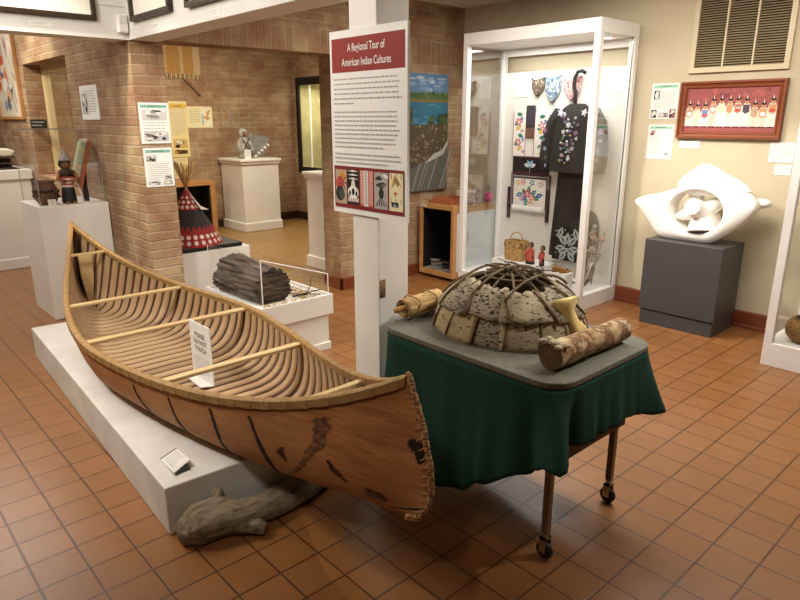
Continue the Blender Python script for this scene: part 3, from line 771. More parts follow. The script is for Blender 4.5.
# green cloth: drapes from under the felt board
M['cloth'] = mat_plain('green_cotton', '#173e34', '#14372e', .9, 60, bmp=.05, spec=.25)
per = []
u0, u1, v0, v1, r = TU0+.004, TU1-.004, TV0+.004, TV1-.004, .09
def seg_line(a, b, n): return [(a[0]+(b[0]-a[0])*k/n, a[1]+(b[1]-a[1])*k/n) for k in range(n)]
def seg_arc(cx, cy, a0, n): return [(cx+r*math.cos(a0+k*PI/2/n), cy+r*math.sin(a0+k*PI/2/n)) for k in range(n)]
per += seg_line((u0+r, v0), (u1-r, v0), 46); i_c1 = len(per)
per += seg_arc(u1-r, v0+r, -PI/2, 12); i_s = len(per)
per += seg_line((u1, v0+r), (u1, v1-r), 36); i_c2 = len(per)
per += seg_arc(u1-r, v1-r, 0, 12); i_b = len(per)
per += seg_line((u1-r, v1), (u0+r, v1), 36); i_c3 = len(per)
per += seg_arc(u0+r, v1-r, PI/2, 10); i_l = len(per)
per += seg_line((u0, v1-r), (u0, v0+r), 30); i_c4 = len(per)
per += seg_arc(u0+r, v0+r, PI, 10)
NPER = len(per)
def key(i, ks):
    for (a, x), (b, y) in zip(ks, ks[1:]):
        if a <= i <= b:
            f = (i-a)/(b-a); f = f*f*(3-2*f); return x+(y-x)*f
    return ks[-1][1]
C1 = i_c1+6; C2 = i_c2+6; C3 = i_c3+5; C4 = i_c4+5
HEM = [(0,.12),(14,.125),(24,.17),(34,.26),(i_c1-2,.36),(C1-4,.415),(C1-1,.475),(C1+3,.48),(i_s+3,.475),(i_s+12,.47),(i_s+26,.475),(i_c2-2,.465),(C2-2,.445),(C2+2,.43),(i_b+3,.37),(i_b+14,.33),(i_c3,.30),(C3,.25),(i_l+15,.2),(C4,.12),(NPER,.10)]
OUT = [(0,.004),(18,.012),(34,.016),(i_c1-3,.02),(C1-3,.03),(C1,.07),(C1+3,.03),(i_s+3,.014),(i_s+18,.012),(i_c2-4,.02),(C2-4,.04),(C2,.08),(C2+4,.05),(i_b+4,.03),(i_b+20,.02),(i_c3,.03),(C3,.06),(i_l+8,.02),(i_c4-2,.02),(C4,.05),(NPER,.004)]
NZ = 18
def cl(i, j):
    x, y = per[i]; t = j/(NZ-1)
    a = per[i-1]; b = per[(i+1) % NPER]; d = Vector((b[0]-a[0], b[1]-a[1])); d.normalize(); nx, ny = d.y, -d.x
    hem = key(i, HEM); zt = TZ-.026; z = zt+(hem-zt)*t
    o = .002 + key(i, OUT)*t**1.2
    o += t*(.007*math.sin(i*.42)+.005*math.sin(i*.95+1.3))*(1 if not (C1-6 < i < C1+6 or C2-6 < i < C2+6) else .2)
    sx = .012*t*math.sin(i*.31)
    # corner folds: pinch the cloth either side of each corner so it stands out as a pleat
    for C, s in ((C1, 1.0), (C2, 1.15)):
        k = i-C
        if abs(k) < 12: o += t*((-.045*math.exp(-((abs(k)-6.5)/2.0)**2) + .085*math.exp(-(k/2.6)**2)) if C == C1 else (-.02*math.exp(-((abs(k)-6.5)/2.0)**2) + .02*math.exp(-(k/2.6)**2)))
    return (x+nx*o+d.x*sx, y+ny*o+d.y*sx, z)
m = MB(); m.grid(NPER, NZ, cl, cu=True)
cloth = obj('tablecloth', m, M['cloth'], None, True)
md = cloth.modifiers.new('thick', 'SOLIDIFY'); md.thickness = .002; md.offset = 0
tag(cloth, 'dark green cloth draped under the felt board of the wheeled table', 'tablecloth')

# ------------------------------------------------------------------ model dwelling of birch bark
M['birch'] = bark_mat('birch_outer', '#948870', '#3b3127', '#b3a487', (1,1,3.0), .555, 9, 48)
M['birch2'] = bark_mat('birch_speckled', '#857a67', '#332b23', '#a59980', (1,1,2.2), .52, 9, 60)
M['birch3'] = bark_mat('birch_inner', '#a08a66', '#54422e', '#b3a07c', (1,1,2.5), .585, 9, 36)
M['twig'] = mat_plain('bent_sapling', '#57462c', '#6d5938', .8, 30)
M['stick'] = mat_plain('lashing_stick', '#745c3e', '#5c482f', .8, 30)
WC = Vector((-1.515, 1.985)); WRX, WRY, WH = .315, .272, .217
T = thing('model_dwelling', 'model of a domed birchbark dwelling with open pole top on the wheeled table', 'model', (WC.x, WC.y, TZ))
def dome(ph, t, off=0):
    """t 0 ground .. 1 top"""
    th = t*PI/2
    r = max(0, math.cos(th))**.9 if t < 1 else 0
    z = .002+WH*math.sin(th)**1.15
    return Vector((WC.x+(WRX*r+off)*math.cos(ph), WC.y+(WRY*r+off)*math.sin(ph), TZ+z+off*.4*t))
def sheet_panel(ph0, ph1, t0, t1, off, mat, seed, jag=.02):
    R = random.Random(seed); m = MB(); n = 9; k = 7
    J = [(R.uniform(-jag, jag), R.uniform(-jag, jag)) for _ in range(n)]
    def fn(i, j):
        t = (t0+J[i][0]*.6)+(t1-t0+J[i][1])*j/(k-1); ph = ph0+(ph1-ph0)*i/(n-1)
        return dome(ph, max(0.0, t), off + .004*noise.noise(Vector((ph*5, t*6, seed))) + (.004 if j == 0 else 0))
    m.grid(n, k, fn)
    o = obj('bark_sheet', m, mat, T, True)
    s = o.modifiers.new('thick', 'SOLIDIFY'); s.thickness = .004; s.offset = 1
    return o
R = random.Random(21)
low = [R.uniform(.9, 1.1) for _ in range(15)]; tot = sum(low); ph = -PI
mats = [M['birch'], M['birch3'], M['birch'], M['birch2'], M['birch3']]
for k, w in enumerate(low):
    d = 2*PI*w/tot
    sheet_panel(ph-.03, ph+d+.03, 0.0, .44, .004+.003*(k % 2), mats[(k*2) % 5], k+1, .012)
    a = ph+.02; m = MB().tube([dome(a+.015*q, .01+.14*q, .014) for q in range(4)], .0045, 6); obj('lashing_stick', m, M['stick'], T, True)
    ph += d
ph = -PI+.2
for k in range(10):
    d = 2*PI/10
    sheet_panel(ph-.05, ph+d+.05, .34+R.uniform(-.02,.02), .70+R.uniform(-.03,.03), .016+.004*(k % 2), M['birch2'] if k % 3 else M['birch'], k+40, .03)
    m = MB().tube([dome(ph+.12-.05*q, .33+.12*q, .030) for q in range(4)], .006, 6); obj('lashing_stick', m, M['stick'], T, True)
    ph += d
# open top: bent poles crossing over
for k in range(6):
    a = .15+k*PI/6
    pts = [dome(a, t, -.004) for t in (.35,.5,.62,.74,.85,.94)]+[dome(a, 1, -.004)]+[dome(a+PI, t, -.004) for t in (.94,.85,.74,.62,.5,.35)]
    pts = [p+Vector((0,0,.004*(k % 3)+.012)) for p in pts]
    obj('frame_pole', MB().tube(pts, .0055, 7), M['twig'], T, True)
for dz, tt in ((.0, .80), (.004, .90)):
    pts = [dome(2*PI*q/24, tt)+Vector((0,0,.012)) for q in range(25)]
    obj('frame_hoop', MB().tube(pts, .0048, 7, caps=False), M['twig'], T, True)
for du in (-.12, .0, .13):
    pts = []
    for q in range(13):
        a = -1+2*q/12; y = a*.20; rr2 = math.sqrt(max(0, 1-(du/.33)**2-(y/.285)**2)); pts.append((WC.x+du, WC.y+y, TZ+.06+(WH-.025)*rr2))
    obj('frame_pole', MB().tube(pts, .0055, 7), M['twig'], T, True)
m = MB()
for k in range(40):
    a = R.uniform(-.25, .25)+(PI if R.random() < .3 else 0); c = Vector((WC.x+.03+R.uniform(-.10,.10), WC.y+R.uniform(-.05,.06), TZ+WH+.018+R.uniform(0,.02)))
    L = R.uniform(.02, .055); d = Vector((math.cos(a), math.sin(a), R.uniform(-.2,.2)))*L
    m.tube([c-d, c+Vector((0,0,.006)), c+d], .0022, 5)
obj('twig_bundle', m, M['twig'], T, True)
# bits of bark by the doorway and the hide door flap
M['hide'] = mat_plain('pale_hide', '#d6bf80', '#c8ae6c', .85, 12, bmp=.4)
pol = [(-.052,0),(-.046,.05),(-.05,.09),(-.044,.105),(-.06,.128),(-.035,.142),(-.005,.14),(.02,.146),(.022,.125),(.006,.105),(.022,.075),(.05,.055),(.072,.0)]
m = MB(); q = [Vector((x, y)) for x, y in pol]
o0 = Vector((-1.208, 1.97, TZ+.001)); ex = Vector((.5, .866, 0)); nx = Vector((.866, -.5, 0)); FK = 1.3
nn = 14; out = q
def hf(i, j):
    # rows from bottom to top, columns across
    y = .143*i/16
    xs_ = []
    for a, b in zip(out, out[1:]+out[:1]):
        if (a.y-y)*(b.y-y) <= 0 and abs(a.y-b.y) > 1e-6: xs_.append(a.x+(b.x-a.x)*(y-a.y)/(b.y-a.y))
    lo, hi = (min(xs_), max(xs_)) if xs_ else (-.02, .02)
    x = lo+(hi-lo)*j/12
    return o0 + ex*(x*FK) + Vector((0,0,y*FK)) - nx*(.03*(y/.143)) + nx*(.016*math.sin(x*75+y*20)*(1-.4*y/.143) + .012*(1-((j-6)/6)**2))
m.grid(17, 13, hf)
fl = obj('door_flap', m, M['hide'], T, True, label='pale yellow hide door flap'); s = fl.modifiers.new('thick', 'SOLIDIFY'); s.thickness = .006

# two bark covered logs on the table
def birch_log(name, label, pts, rads, mat, endmat, seed, n=22, core=None):
    T2 = thing(name, label, 'log', Vector(pts[0]) - Vector((0,0,rads[0])))
    m = MB(); K = 26; k0 = len(pts)-1
    def fn(i, j):
        x = i/(K-1)*k0; k = min(int(x), k0-1); f = x-k
        c = Vector(pts[k]).lerp(Vector(pts[k+1]), f); r = rads[k]*(1-f)+rads[k+1]*f; a = 2*PI*j/n
        d = (Vector(pts[k+1])-Vector(pts[k])).normalized(); sx = d.cross(Vector((0,0,1))).normalized(); sz = sx.cross(d)
        q = 1+.10*noise.noise(Vector((math.cos(a)*1.5+seed, math.sin(a)*1.5, x*2.4)))+.05*noise.noise(Vector((math.cos(a)*5, math.sin(a)*5+seed, x*7)))
        return c+sx*(r*q*math.cos(a))+sz*(r*q*math.sin(a))
    b = m.grid(K, n, fn, cv=True); 
    e1 = [m.v[b+j] for j in range(n)]; e2 = [m.v[b+(K-1)*n+j] for j in range(n)]
    obj('bark', m, mat, T2, True)
    c1 = sum((Vector(p) for p in e1), Vector())/n; c2 = sum((Vector(p) for p in e2), Vector())/n
    for cc, ee in ((c1, e1), (c2, e2)): obj('cut_end', (lambda q: (q.add([cc]+ee, [(0, 1+j, 1+(j+1) % n) for j in range(n)]), q)[1])(MB()), endmat, T2)
    return T2
def peel_mat():
    m, nt, b = newmat('peeling_birch')
    f = noise_t(nt, coords(nt, (1.2,1,1.2)), 11, 3); g = noise_t(nt, coords(nt, (3,1,3)), 26, 4)
    k = ramp(nt, f, [(.36, lin('#bfae8a')), (.47, lin('#a3845a')), (.52, lin('#7d5632')), (.57, lin('#6a4629')), (.62, lin('#b7a078'))])
    k = mixcol(nt, ramp(nt, g, [(.30, (.9,.9,.9,1)), (.40, (0,0,0,1))]), k, lin('#3a281a'))
    nt.links.new(k, b.inputs['Base Color']); b.inputs['Roughness'].default_value = .85; bump(nt, b, f, .7, .01); return m
M['peel'] = peel_mat()
M['logend'] = mat_plain('log_end', '#6b5033', '#4a3522', .9, 25, bmp=.3)
T = birch_log('birch_log', 'peeling birch log along the right edge of the wheeled table', [(-1.125,1.71,TZ+.054),(-1.125,1.85,TZ+.052),(-1.122,2.0,TZ+.050),(-1.118,2.165,TZ+.049)], [.047,.046,.045,.043], M['peel'], M['logend'], 2)
m = MB()
for k in range(7): m.blob((-1.165+.012*k+R.uniform(-.01,.01), 1.725+R.uniform(-.015,.03), TZ+.098+R.uniform(-.008,.006)), (.018,.016,.008), 8, 6, .3, 3, k)
obj('bark_flake', m, M['birch'], T, True, label='curled pale bark flakes')
T = thing('bark_roll', 'rolled birchbark bundle on a wooden stick, at the left end of the wheeled table', 'bark roll', (-1.85, 1.78, TZ))
M['rollbark'] = bark_mat('rolled_bark', '#a8875a', '#4a3524', '#bb9c6c', (2,1,2), .60, 9, 20)
ax0, ax1 = Vector((-1.862, 1.72, TZ+.0565)), Vector((-1.882, 1.95, TZ+.0565)); d = (ax1-ax0).normalized(); sx = d.cross(Vector((0,0,1))).normalized(); sz = sx.cross(d)
m = MB(); m.grid(14, 46, lambda i, j: ax0.lerp(ax1, i/13) + (sx*math.cos(j*.285)+sz*math.sin(j*.285))*(.026+.0004*j+.004*noise.noise(Vector((i*.7, j*.2, 4)))+.003*i/13))
ro = obj('bark', m, M['rollbark'], T, True); s = ro.modifiers.new('thick', 'SOLIDIFY'); s.thickness = .003
obj('stick', MB().tube([ax0-d*.045, ax0+d*.1, ax1+d*.03], .0125, 12), M['maple'], T, True)
for t in (.2, .68):
    c = ax0.lerp(ax1, t); m = MB().tube([c+(sx*math.cos(2*PI*q/20)+sz*math.sin(2*PI*q/20))*.0495+d*(.012*math.sin(q)) for q in range(21)], .0035, 6); obj('cord', m, M['lash'], T, True)

# ------------------------------------------------------------------ tall glass case
CU0, CU1, CV0, CV1, CZ = -4.055, -2.705, 4.472, 5.045, 2.255
T = thing('display_case', 'tall white framed glass display case with clothing, against the beige wall', 'display case', ((CU0+CU1)/2, 4.76, 0))
pw = .052; M['panel'] = mat_plain('off_white_panel', '#d9d5cc', '#d4d0c6', .8, 4)
for x, y in ((CU0, CV0), (CU1-pw, CV0), (CU0, CV1-pw), (CU1-pw, CV1-pw)):
    obj('post', MB().box(x, x+pw, y, y+pw, .12, CZ-.10), M['white_metal'], T, bevel=.003)
obj('top', MB().box(CU0, CU1, CV0, CV1, CZ-.10, CZ), M['white_metal'], T, bevel=.003)
obj('base', MB().box(CU0, CU1, CV0, CV1, 0, .13), M['white_metal'], T, bevel=.003)
obj('back_panel', MB().box(CU0+pw, CU1-pw, CV1-.018, CV1-.008, .13, 1.95), M['panel'], T)
obj('back_rail', MB().box(CU0+pw, CU1-pw, CV1-.03, CV1, 2.09, CZ-.10), M['white_metal'], T, bevel=.003)
obj('glass_front', MB().box(CU0+pw, CU1-pw, CV0+.02, CV0+.026, .13, CZ-.10), M['glass'], T)
for x in (CU0+.022, CU1-.028): obj('glass_side', MB().box(x, x+.006, CV0+pw, CV1-pw, .13, CZ-.10), M['glass'], T)
m = MB()
for x in (CU0+.012, CU1-.018):
    for y in (CV0+pw, CV1-pw-.012): obj('glazing_bead', MB().box(x, x+.006, y, y+.012, .13, 2.15), M['chrome'], T)
g0 = 'clothing and small things in the tall glass case'
r1 = obj('riser', MB().box(-3.86, -3.30, 4.74, 5.02, .131, .235), M['white_metal'], bevel=.004); tag(r1, 'low white riser under the basket inside the tall glass case', 'riser')
r2 = obj('riser', MB().box(-3.06, -2.885, 4.52, 4.64, .131, .275), M['white_metal'], bevel=.003); tag(r2, 'white cube riser holding the moccasins near the front of the tall glass case', 'riser')
BKV = CV1-.02
# basket with hoop handle
M['basket'] = mat_plain('splint_basket', '#c9a468', '#9a7440', .8, 60, (1,1,1), .8, lo=.4, hi=.6)
B = thing('basket', 'tan woven splint basket with hoop handle inside the tall glass case', 'basket', (-3.655, 4.85, .236))
m = MB(); prof = [(0,0),(.098,0),(.104,.04),(.108,.12),(.110,.185),(.104,.185),(.100,.02),(0,.01)]
def bk(i, j):
    a = 2*PI*j/40; r, z = prof[i]; c, s_ = math.cos(a), math.sin(a); q = (abs(c)**4+abs(s_)**4)**-.25
    return (-3.655+r*q*c*(1+.02*math.sin(j*PI)), 4.85+r*q*s_*.72, .236+z)
m.grid(len(prof), 40, bk, cv=True); obj('body', m, M['basket'], B, 40)
M['basket2'] = mat_plain('basket_band', '#7a4a2c', '#c9a468', .8, 45, bmp=.3, lo=.45, hi=.55)
m = MB(); m.grid(2, 40, lambda i, j: tuple(Vector(bk(4, j)) + Vector((0,0,-.055+.045*i)) + (Vector(bk(4, j))-Vector((-3.655,4.85,.42)))*.025), cv=True); obj('band', m, M['basket2'], B)
obj('handle', MB().tube([(-3.655+.075*math.cos(a), 4.85, .415+.085*math.sin(a)) for a in [PI*k/14 for k in range(15)]], .006, 8), M['basket'], B, True)
# two dolls
M['red_dress'] = mat_plain('red_calico', '#a3322c', '#c9685a', .9, 70, lo=.45, hi=.6)
M['hair'] = mat_plain('black_hair', '#15100e', '#231a16', .7, 20)
M['skin_doll'] = mat_plain('doll_face', '#8f5f40', '#7d5236', .7, 9)
for (x, y, h, wd, lab) in ((-3.45, 4.80, .20, .042, 'doll in a wide red dress beside the basket in the tall glass case'), (-3.32, 4.80, .185, .024, 'slim dark doll with red sash, right of the red dressed doll')):
    D = thing('doll', lab, 'doll', (x, y, .236))
    obj('dress', MB().lathe([(wd*1.05,.012),(wd*1.1,.03),(wd*.95,h*.35),(wd*.7,h*.6),(wd*.78,h*.68),(wd*.3,h*.76)], (x,y,.236), 18, 1, .7), M['red_dress'] if wd > .03 else M['hair'], D, True)
    obj('hem', MB().lathe([(wd*1.09,0),(wd*1.11,.03)], (x,y,.236), 18, 1, .7), M['hair'], D, True)
    if wd < .03: obj('sash', MB().box(x-.006, x+.014, y-.022, y-.014, .265, .37), M['red_dress'], D)
    obj('head', MB().blob((x,y,.236+h*.86), (.020,.020,.026), 14, 10), M['skin_doll'], D, True)
    obj('hair', MB().blob((x,y+.006,.236+h*.885), (.024,.022,.028), 14, 10), M['hair'], D, True)
    for s in (-1, 1): obj('arm', MB().tube([(x+s*wd*.75,y,.236+h*.68),(x+s*wd*1.05,y-.012,.236+h*.48),(x+s*wd*.8,y-.022,.236+h*.36)], .009, 8), M['red_dress'], D, True)
# moccasins: two pairs
M['suede'] = mat_plain('smoked_hide', '#8a7355', '#6d5940', .9, 20, bmp=.2)
M['tanhide'] = mat_plain('golden_hide', '#b08038', '#94652a', .8, 20, bmp=.2)
def moccasin(x, y, z, rz, L, mat, label, group=None):
    D = thing('moccasin', label, 'shoe', (x, y, z), group)
    m = MB(); c, s_ = math.cos(rz), math.sin(rz); k = L/.22
    def fn(i, j):
        t = i/13; a = 2*PI*j/14
        w = .040*(math.sin(PI*min(1, .12+t*.95))**.6)*k; h = (.030+.045*max(0, t-.45)*1.3)*(1-.9*(1-t)**6)*k
        px = (t-.5)*L; py = w*math.cos(a); pz = max(0, h*(math.sin(a)*.9+.75)*.75)
        return (x+c*px-s_*py, y+s_*px+c*py, z+pz)
    b = m.grid(14, 14, fn, cv=True); m.face([b+q for q in range(14)]); m.face([b+13*14+q for q in range(14)])
    obj('foot', m, mat, D, True)
    cuff = [(x+c*(.26*L+.055*k*math.cos(a))-s_*.036*k*math.sin(a), y+s_*(.26*L+.055*k*math.cos(a))+c*.036*k*math.sin(a), z+.064*k+.008*math.cos(a)) for a in [2*PI*q/16 for q in range(17)]]
    obj('cuff', MB().tube(cuff, .009*k, 7), mat, D, True)
    m = MB().color('#3b2a22'); m.blob((x-c*.24*L, y-s_*.24*L, z+.040*k), (.022*k,.022*k,.010*k), 10, 6)
    obj('vamp', m, M['printed'], D, True)
moccasin(-3.175, 4.70, .131, -2.2, .22, M['suede'], 'grey brown moccasin on the floor of the tall glass case, left of its pair')
moccasin(-3.05, 4.76, .131, -2.2, .22, M['suede'], 'grey brown moccasin on the floor of the tall glass case, right of its pair')
moccasin(-3.285, 4.64, .131, -2.0, .19, M['suede'], 'small brown moccasin, leftmost on the floor of the tall glass case')
moccasin(-3.005, 4.585, .276, -1.7, .14, M['tanhide'], 'golden moccasin on the white cube riser, left one')
moccasin(-2.935, 4.585, .276, -1.7, .14, M['tanhide'], 'golden moccasin on the white cube riser, right one')
# information sheets on the case back
sheet('information_sheet', 'white text sheet inside the tall glass case at top left, beside the beaded caps', 'sign', (-3.885, BKV-.003, 1.925), EU, NV, .145, .195, [], None, '#f4f2ee', .003, (.12,.9), 12, None, 15)
sheet('information_sheet', 'white text sheet inside the tall glass case at top right behind the corner post', 'sign', (-2.93, BKV-.003, 1.945), EU, NV, .165, .195, [], None, '#f4f2ee', .003, (.12,.9), 12, None, 16)
# beaded caps hung on the back panel
def cap(x, z, w, h, cols, label, seed):
    R = random.Random(seed); m = MB(); nr, ncx = 15, 24
    def fn(i, j):
        a = PI*(j/(ncx-1)); v = i/(nr-1)
        ww = w*.5*(1 if v < .45 else math.cos((v-.45)/.55*PI/2*.9))
        zz = z + h*(.5-v) + .012*math.cos(2*a) * (1-v)
        return (x-ww*math.cos(a), BKV-.004-.055*math.sin(a)*(.6+.4*(1-v)), zz)
    m.grid(nr, ncx, fn, colfn=lambda i, j: lin(cols[0] if i in (0, nr-2) else R.choice(cols)))
    o = obj('beaded_cap', m, M['printed'], None, True); s = o.modifiers.new('thick', 'SOLIDIFY'); s.thickness = .004
    tag(o, label, 'cap')
cap(-3.6250, 1.81, .14, .15, ['#5a4a40', '#8f7f70', '#463830', '#b3a696', '#6a5a4c'], 'brown beaded cap hanging in the tall glass case, leftmost of three', 1)
cap(-3.4650, 1.785, .165, .22, ['#6a84a0', '#c9d0d4', '#4a6c8c', '#d2d5d2', '#6a9488', '#7f8ea0', '#c9d0d4'], 'blue and white beaded cap in the tall glass case, middle of three', 2)
cap(-3.2650, 1.79, .175, .20, ['#d4c4c0', '#b0585c', '#d8cbc6', '#9c4650', '#c99a98', '#d4c4c0'], 'red and white beaded cap in the tall glass case, rightmost of three', 3)

def flower(p, x, y, r, cols, R):
    n = R.choice([5, 5, 6]); a0 = R.uniform(0, 6)
    for k in range(n): a = a0+2*PI*k/n; p.ell(x+.62*r*math.cos(a), y+.62*r*math.sin(a), r*.42, r*.26, cols[0], 8, a)
    p.ell(x, y, r*.28, r*.28, cols[1], 8)
def leaf(p, x, y, L, a, col, col2):
    c, s_ = math.cos(a), math.sin(a)
    p.poly([(x+c*t*L-s_*w*L, y+s_*t*L+c*w*L) for t, w in ((0,0),(.25,.22),(.6,.26),(1,0),(.6,-.26),(.25,-.22))], col)
    p.poly([(x+c*t*L-s_*w*L, y+s_*t*L+c*w*L) for t, w in ((.12,.0),(.5,.07),(.85,0),(.5,-.07))], col2)
# bandolier bag: two strap bands, dark yoke, embroidered pouch, fringe
B = thing('bandolier_bag', 'white beaded shoulder bag with flowers and black panel hanging in the tall glass case', 'bag', (-3.6600, BKV, .66))
R = random.Random(33)
GREEN, BLUE, PINK, YEL, TEAL = '#2f7d5a', '#3a6fa0', '#c9707a', '#d8b24a', '#2a7f86'
for (x, tp, w_) in ((-3.885, 1.61, .150), (-3.64, 1.58, .165)):
    hgt_ = tp-1.195
    p = Pic((x, BKV-.012, tp), EU, NV, w_, hgt_, .010, '#f0ebe4')
    p.rect(0, 0, .006, hgt_, '#b8434a'); p.rect(w_-.006, 0, .006, hgt_, '#b8434a')
    k = 0; y = .03
    while y < hgt_-.03:
        cx = w_/2+R.uniform(-.025, .025)
        if k % 3 == 0: leaf(p, cx-.04, y, .07, R.uniform(-.4,.4), GREEN, TEAL); leaf(p, cx+.015, y+.02, .05, R.uniform(.6,1.4), BLUE, '#9cc0d8')
        elif k % 3 == 1: flower(p, cx, y+.01, .042, (PINK, '#f0e6da'), R); leaf(p, cx-.05, y+.03, .05, R.uniform(-1,1), GREEN, '#7fb090')
        else: leaf(p, cx-.045, y+.02, .075, -.5, YEL, '#efe0a0'); p.ell(cx+.03, y+.03, .016, .014, '#8a3f5a'); p.ell(cx+.03, y+.03, .007, .007, '#f0ebe4')
        k += 1; y += .062
    p.build('strap', B, M['cloth_print'])
# dark lining of the strap loop
m = MB().box(-3.738, -3.637, BKV-.020, BKV-.004, 1.46, 1.655); obj('strap_loop', m, mat_plain('dark_velvet', '#3c3840', '#2c2830', .95, 30), B, bevel=.02)
m = MB().box(-3.735, -3.640, BKV-.016, BKV-.004, 1.37, 1.46); obj('strap_lining', m, mat_plain('brown_lining', '#6b4e3c', '#5c4232', .95, 30), B)
p = Pic((-3.8650, BKV-.016, 1.195), EU, NV, .405, .165, .012, '#15131a')
for k in range(26): p.rect(.004+k*.0154, .004, .008, .006, '#a83a48'); p.rect(.004+k*.0154, .152, .008, .006, '#a83a48')
for s in (-1, 1): leaf(p, .2, .09, .07, PI/2*(1-s)-.3*s, '#dfe3de', '#8fb0c4'); leaf(p, .2, .075, .055, -PI/2+s*.7, '#5f93b8', '#cfdde0')
flower(p, .2, .075, .03, ('#6fa3b8', '#e8e4d8'), R); p.rect(.197, .09, .006, .06, '#8aa890')
p.build('yoke', B, M['cloth_print'])
p = Pic((-3.8750, BKV-.020, 1.035), EU, NV, .445, .30, .014, '#221a22')
for k in range(24):
    yy = .006+k*.0125
    for xx in (.006, .018, .420, .432): p.rect(xx, yy+(.006 if xx in (.018,.432) else 0), .008, .006, '#d8a8b0' if k % 2 else '#e8e2da')
for k in range(24): p.poly([(.03+k*.0165,.034),(.038+k*.0165,.012),(.046+k*.0165,.034),(.038+k*.0165,.024)], '#e6dcd2')
p.rect(.038, .045, .37, .255, '#ece6dc')
for (x, y, c1) in ((.09,.085,YEL),(.15,.075,PINK),(.25,.08,TEAL),(.35,.09,'#b9a890')): flower(p, x, y, .032, (c1, '#f4efe4'), R)
for (x, y, a, c1, c2) in ((.21,.19,-1.4,GREEN,'#7db59a'),(.2,.2,-2.4,GREEN,TEAL),(.2,.21,2.6,BLUE,'#90b4d8'),(.15,.19,2.9,BLUE,'#b0c8e0'),(.24,.2,-.7,TEAL,'#8fc0b0'),(.26,.21,.3,GREEN,'#7db59a'),(.3,.2,-.2,BLUE,'#90b4d8'),(.2,.23,1.8,TEAL,'#8fc0b0')): leaf(p, x, y, .085, a, c1, c2)
flower(p, .2, .185, .045, ('#c94f62', '#f0d8c0'), R); flower(p, .255, .22, .036, ('#d87a86', '#f4efe4'), R); flower(p, .14, .23, .028, (PINK, '#f0e6da'), R)
p.poly([(.18,.28),(.23,.245),(.29,.28)], '#dcae8c')
p.build('pouch', B, M['cloth_print'])
m = MB()
for k in range(30): x = -3.8450+k*.0125; m.tube([(x,BKV-.024,.735),(x+R.uniform(-.003,.003),BKV-.026,.70-R.uniform(0,.015)),(x,BKV-.024,.675)], .0045, 5)
obj('fringe', m, M['paper'], B, True)
for x in (-3.8950, -3.4450):
    obj('side_tassel', MB().box(x-.014, x+.018, BKV-.022, BKV-.006, .60, .90), mat_plain('dark_tassel', '#3a2230', '#2a1824', .95, 40), B)
# dark jacket on a hanger
J = thing('jacket', 'black jacket embroidered with flowers on a hanger in the tall glass case', 'jacket', (-3.155, 4.93, 1.07))
M['wool'] = mat_plain('black_wool', '#26231f', '#1d1a18', .95, 50, bmp=.2)
def body(i, j):
    t = i/11; a = 2*PI*j/24; z = 1.66-t*.575
    w = (.075+.15*min(1, t*4)**.6)*(1+.12*t) ; d = .05+.02*t
    return (-3.150+w*math.cos(a), 4.93+d*math.sin(a)*(1 if t > .02 else .5), z)
m = MB(); m.grid(12, 24, body, cv=True); obj('torso', m, M['wool'], J, True)
for s in (-1, 1):
    pts = [(-3.150+s*.17,4.93,1.60),(-3.150+s*.235,4.93,1.50),(-3.150+s*.275,4.92,1.32),(-3.150+s*.285,4.91,1.18),(-3.150+s*.272,4.905,1.10)]
    obj('sleeve', MB().tube(pts, [.05,.055,.052,.048,.045], 14, True), M['wool'], J, True)
def emb(name, shapes, parent):
    m = MB(); 
    for (x, z, r, c, kind) in shapes:
        y = 4.93 - .0745 + .5*max(0, abs(x+3.235)-.10)**1.2
        R2 = random.Random(int((x+z)*1000)); m.color(c); k = 10
        pts = []
        for q in range(k):
            a = 2*PI*q/k; rr = r*(1 if kind == 'o' else (1 if q % 2 == 0 else .45)); pts.append((x+rr*math.cos(a), y+(.0 if abs(x+3.235) < .15 else .01), z+rr*1.1*math.sin(a)))
        b = len(m.v); m.v += pts; m.face([b+q for q in range(k)])
        y2 = y-.012
        b = len(m.v); m.v += [(p_[0], y2, p_[2]) for p_ in pts]; m.face([b+q for q in range(k)])
        for q in range(k): q2 = (q+1) % k; m.face((b-k+q, b-k+q2, b+q2, b+q))
    return obj(name, m, M['printed'], parent)
R = random.Random(5); sh = []
PAL = ['#b8b4bc', '#8f7f9c', '#9c945f', '#c4c0c4', '#77859a', '#7d5a74', '#a8968a', '#5f6f5c']
for z in [1.56, 1.50, 1.44, 1.38, 1.32, 1.27, 1.22, 1.17]:
    for x in (-3.225, -3.170, -3.105): 
        if R.random() < .95: sh.append((x+R.uniform(-.02,.02), z+R.uniform(-.02,.02), R.uniform(.009,.021), R.choice(PAL), R.choice('os')))
for k in range(11):
    for q in (-1, 1): sh.append((-3.170+q*.035+.018*math.sin(k*1.1+q), 1.54-.035*k, .008, R.choice(PAL), 'o'))
for k in range(4): sh.append((-3.177, 1.53-.09*k, .007, '#eeeeee', 'o'))
sh.append((-3.255, 1.585, .035, '#d0cce0', 's')); sh.append((-3.045, 1.585, .03, '#c8c4cc', 's'))
emb('embroidery', sh, J)
for s, lab in ((-1, 0), (1, 1)):
    m = MB()
    for k in range(5):
        m.color(R.choice(PAL)); m.blob((-3.150+s*(.262+.004*k), 4.875+.004*(k % 2), 1.13+.075*k), (.022,.01,.026), 8, 6)
    obj('sleeve_embroidery', m, M['printed'], J)
obj('hanger_post', MB().tube([(-3.185,4.95,1.62),(-3.187,4.95,1.74),(-3.207,4.95,1.80),(-3.207,4.95,1.87),(-3.180,4.95,1.918),(-3.140,4.95,1.925),(-3.105,4.95,1.905)], .016, 12), M['wool'], J, True, label='dark curved crook above the collar')
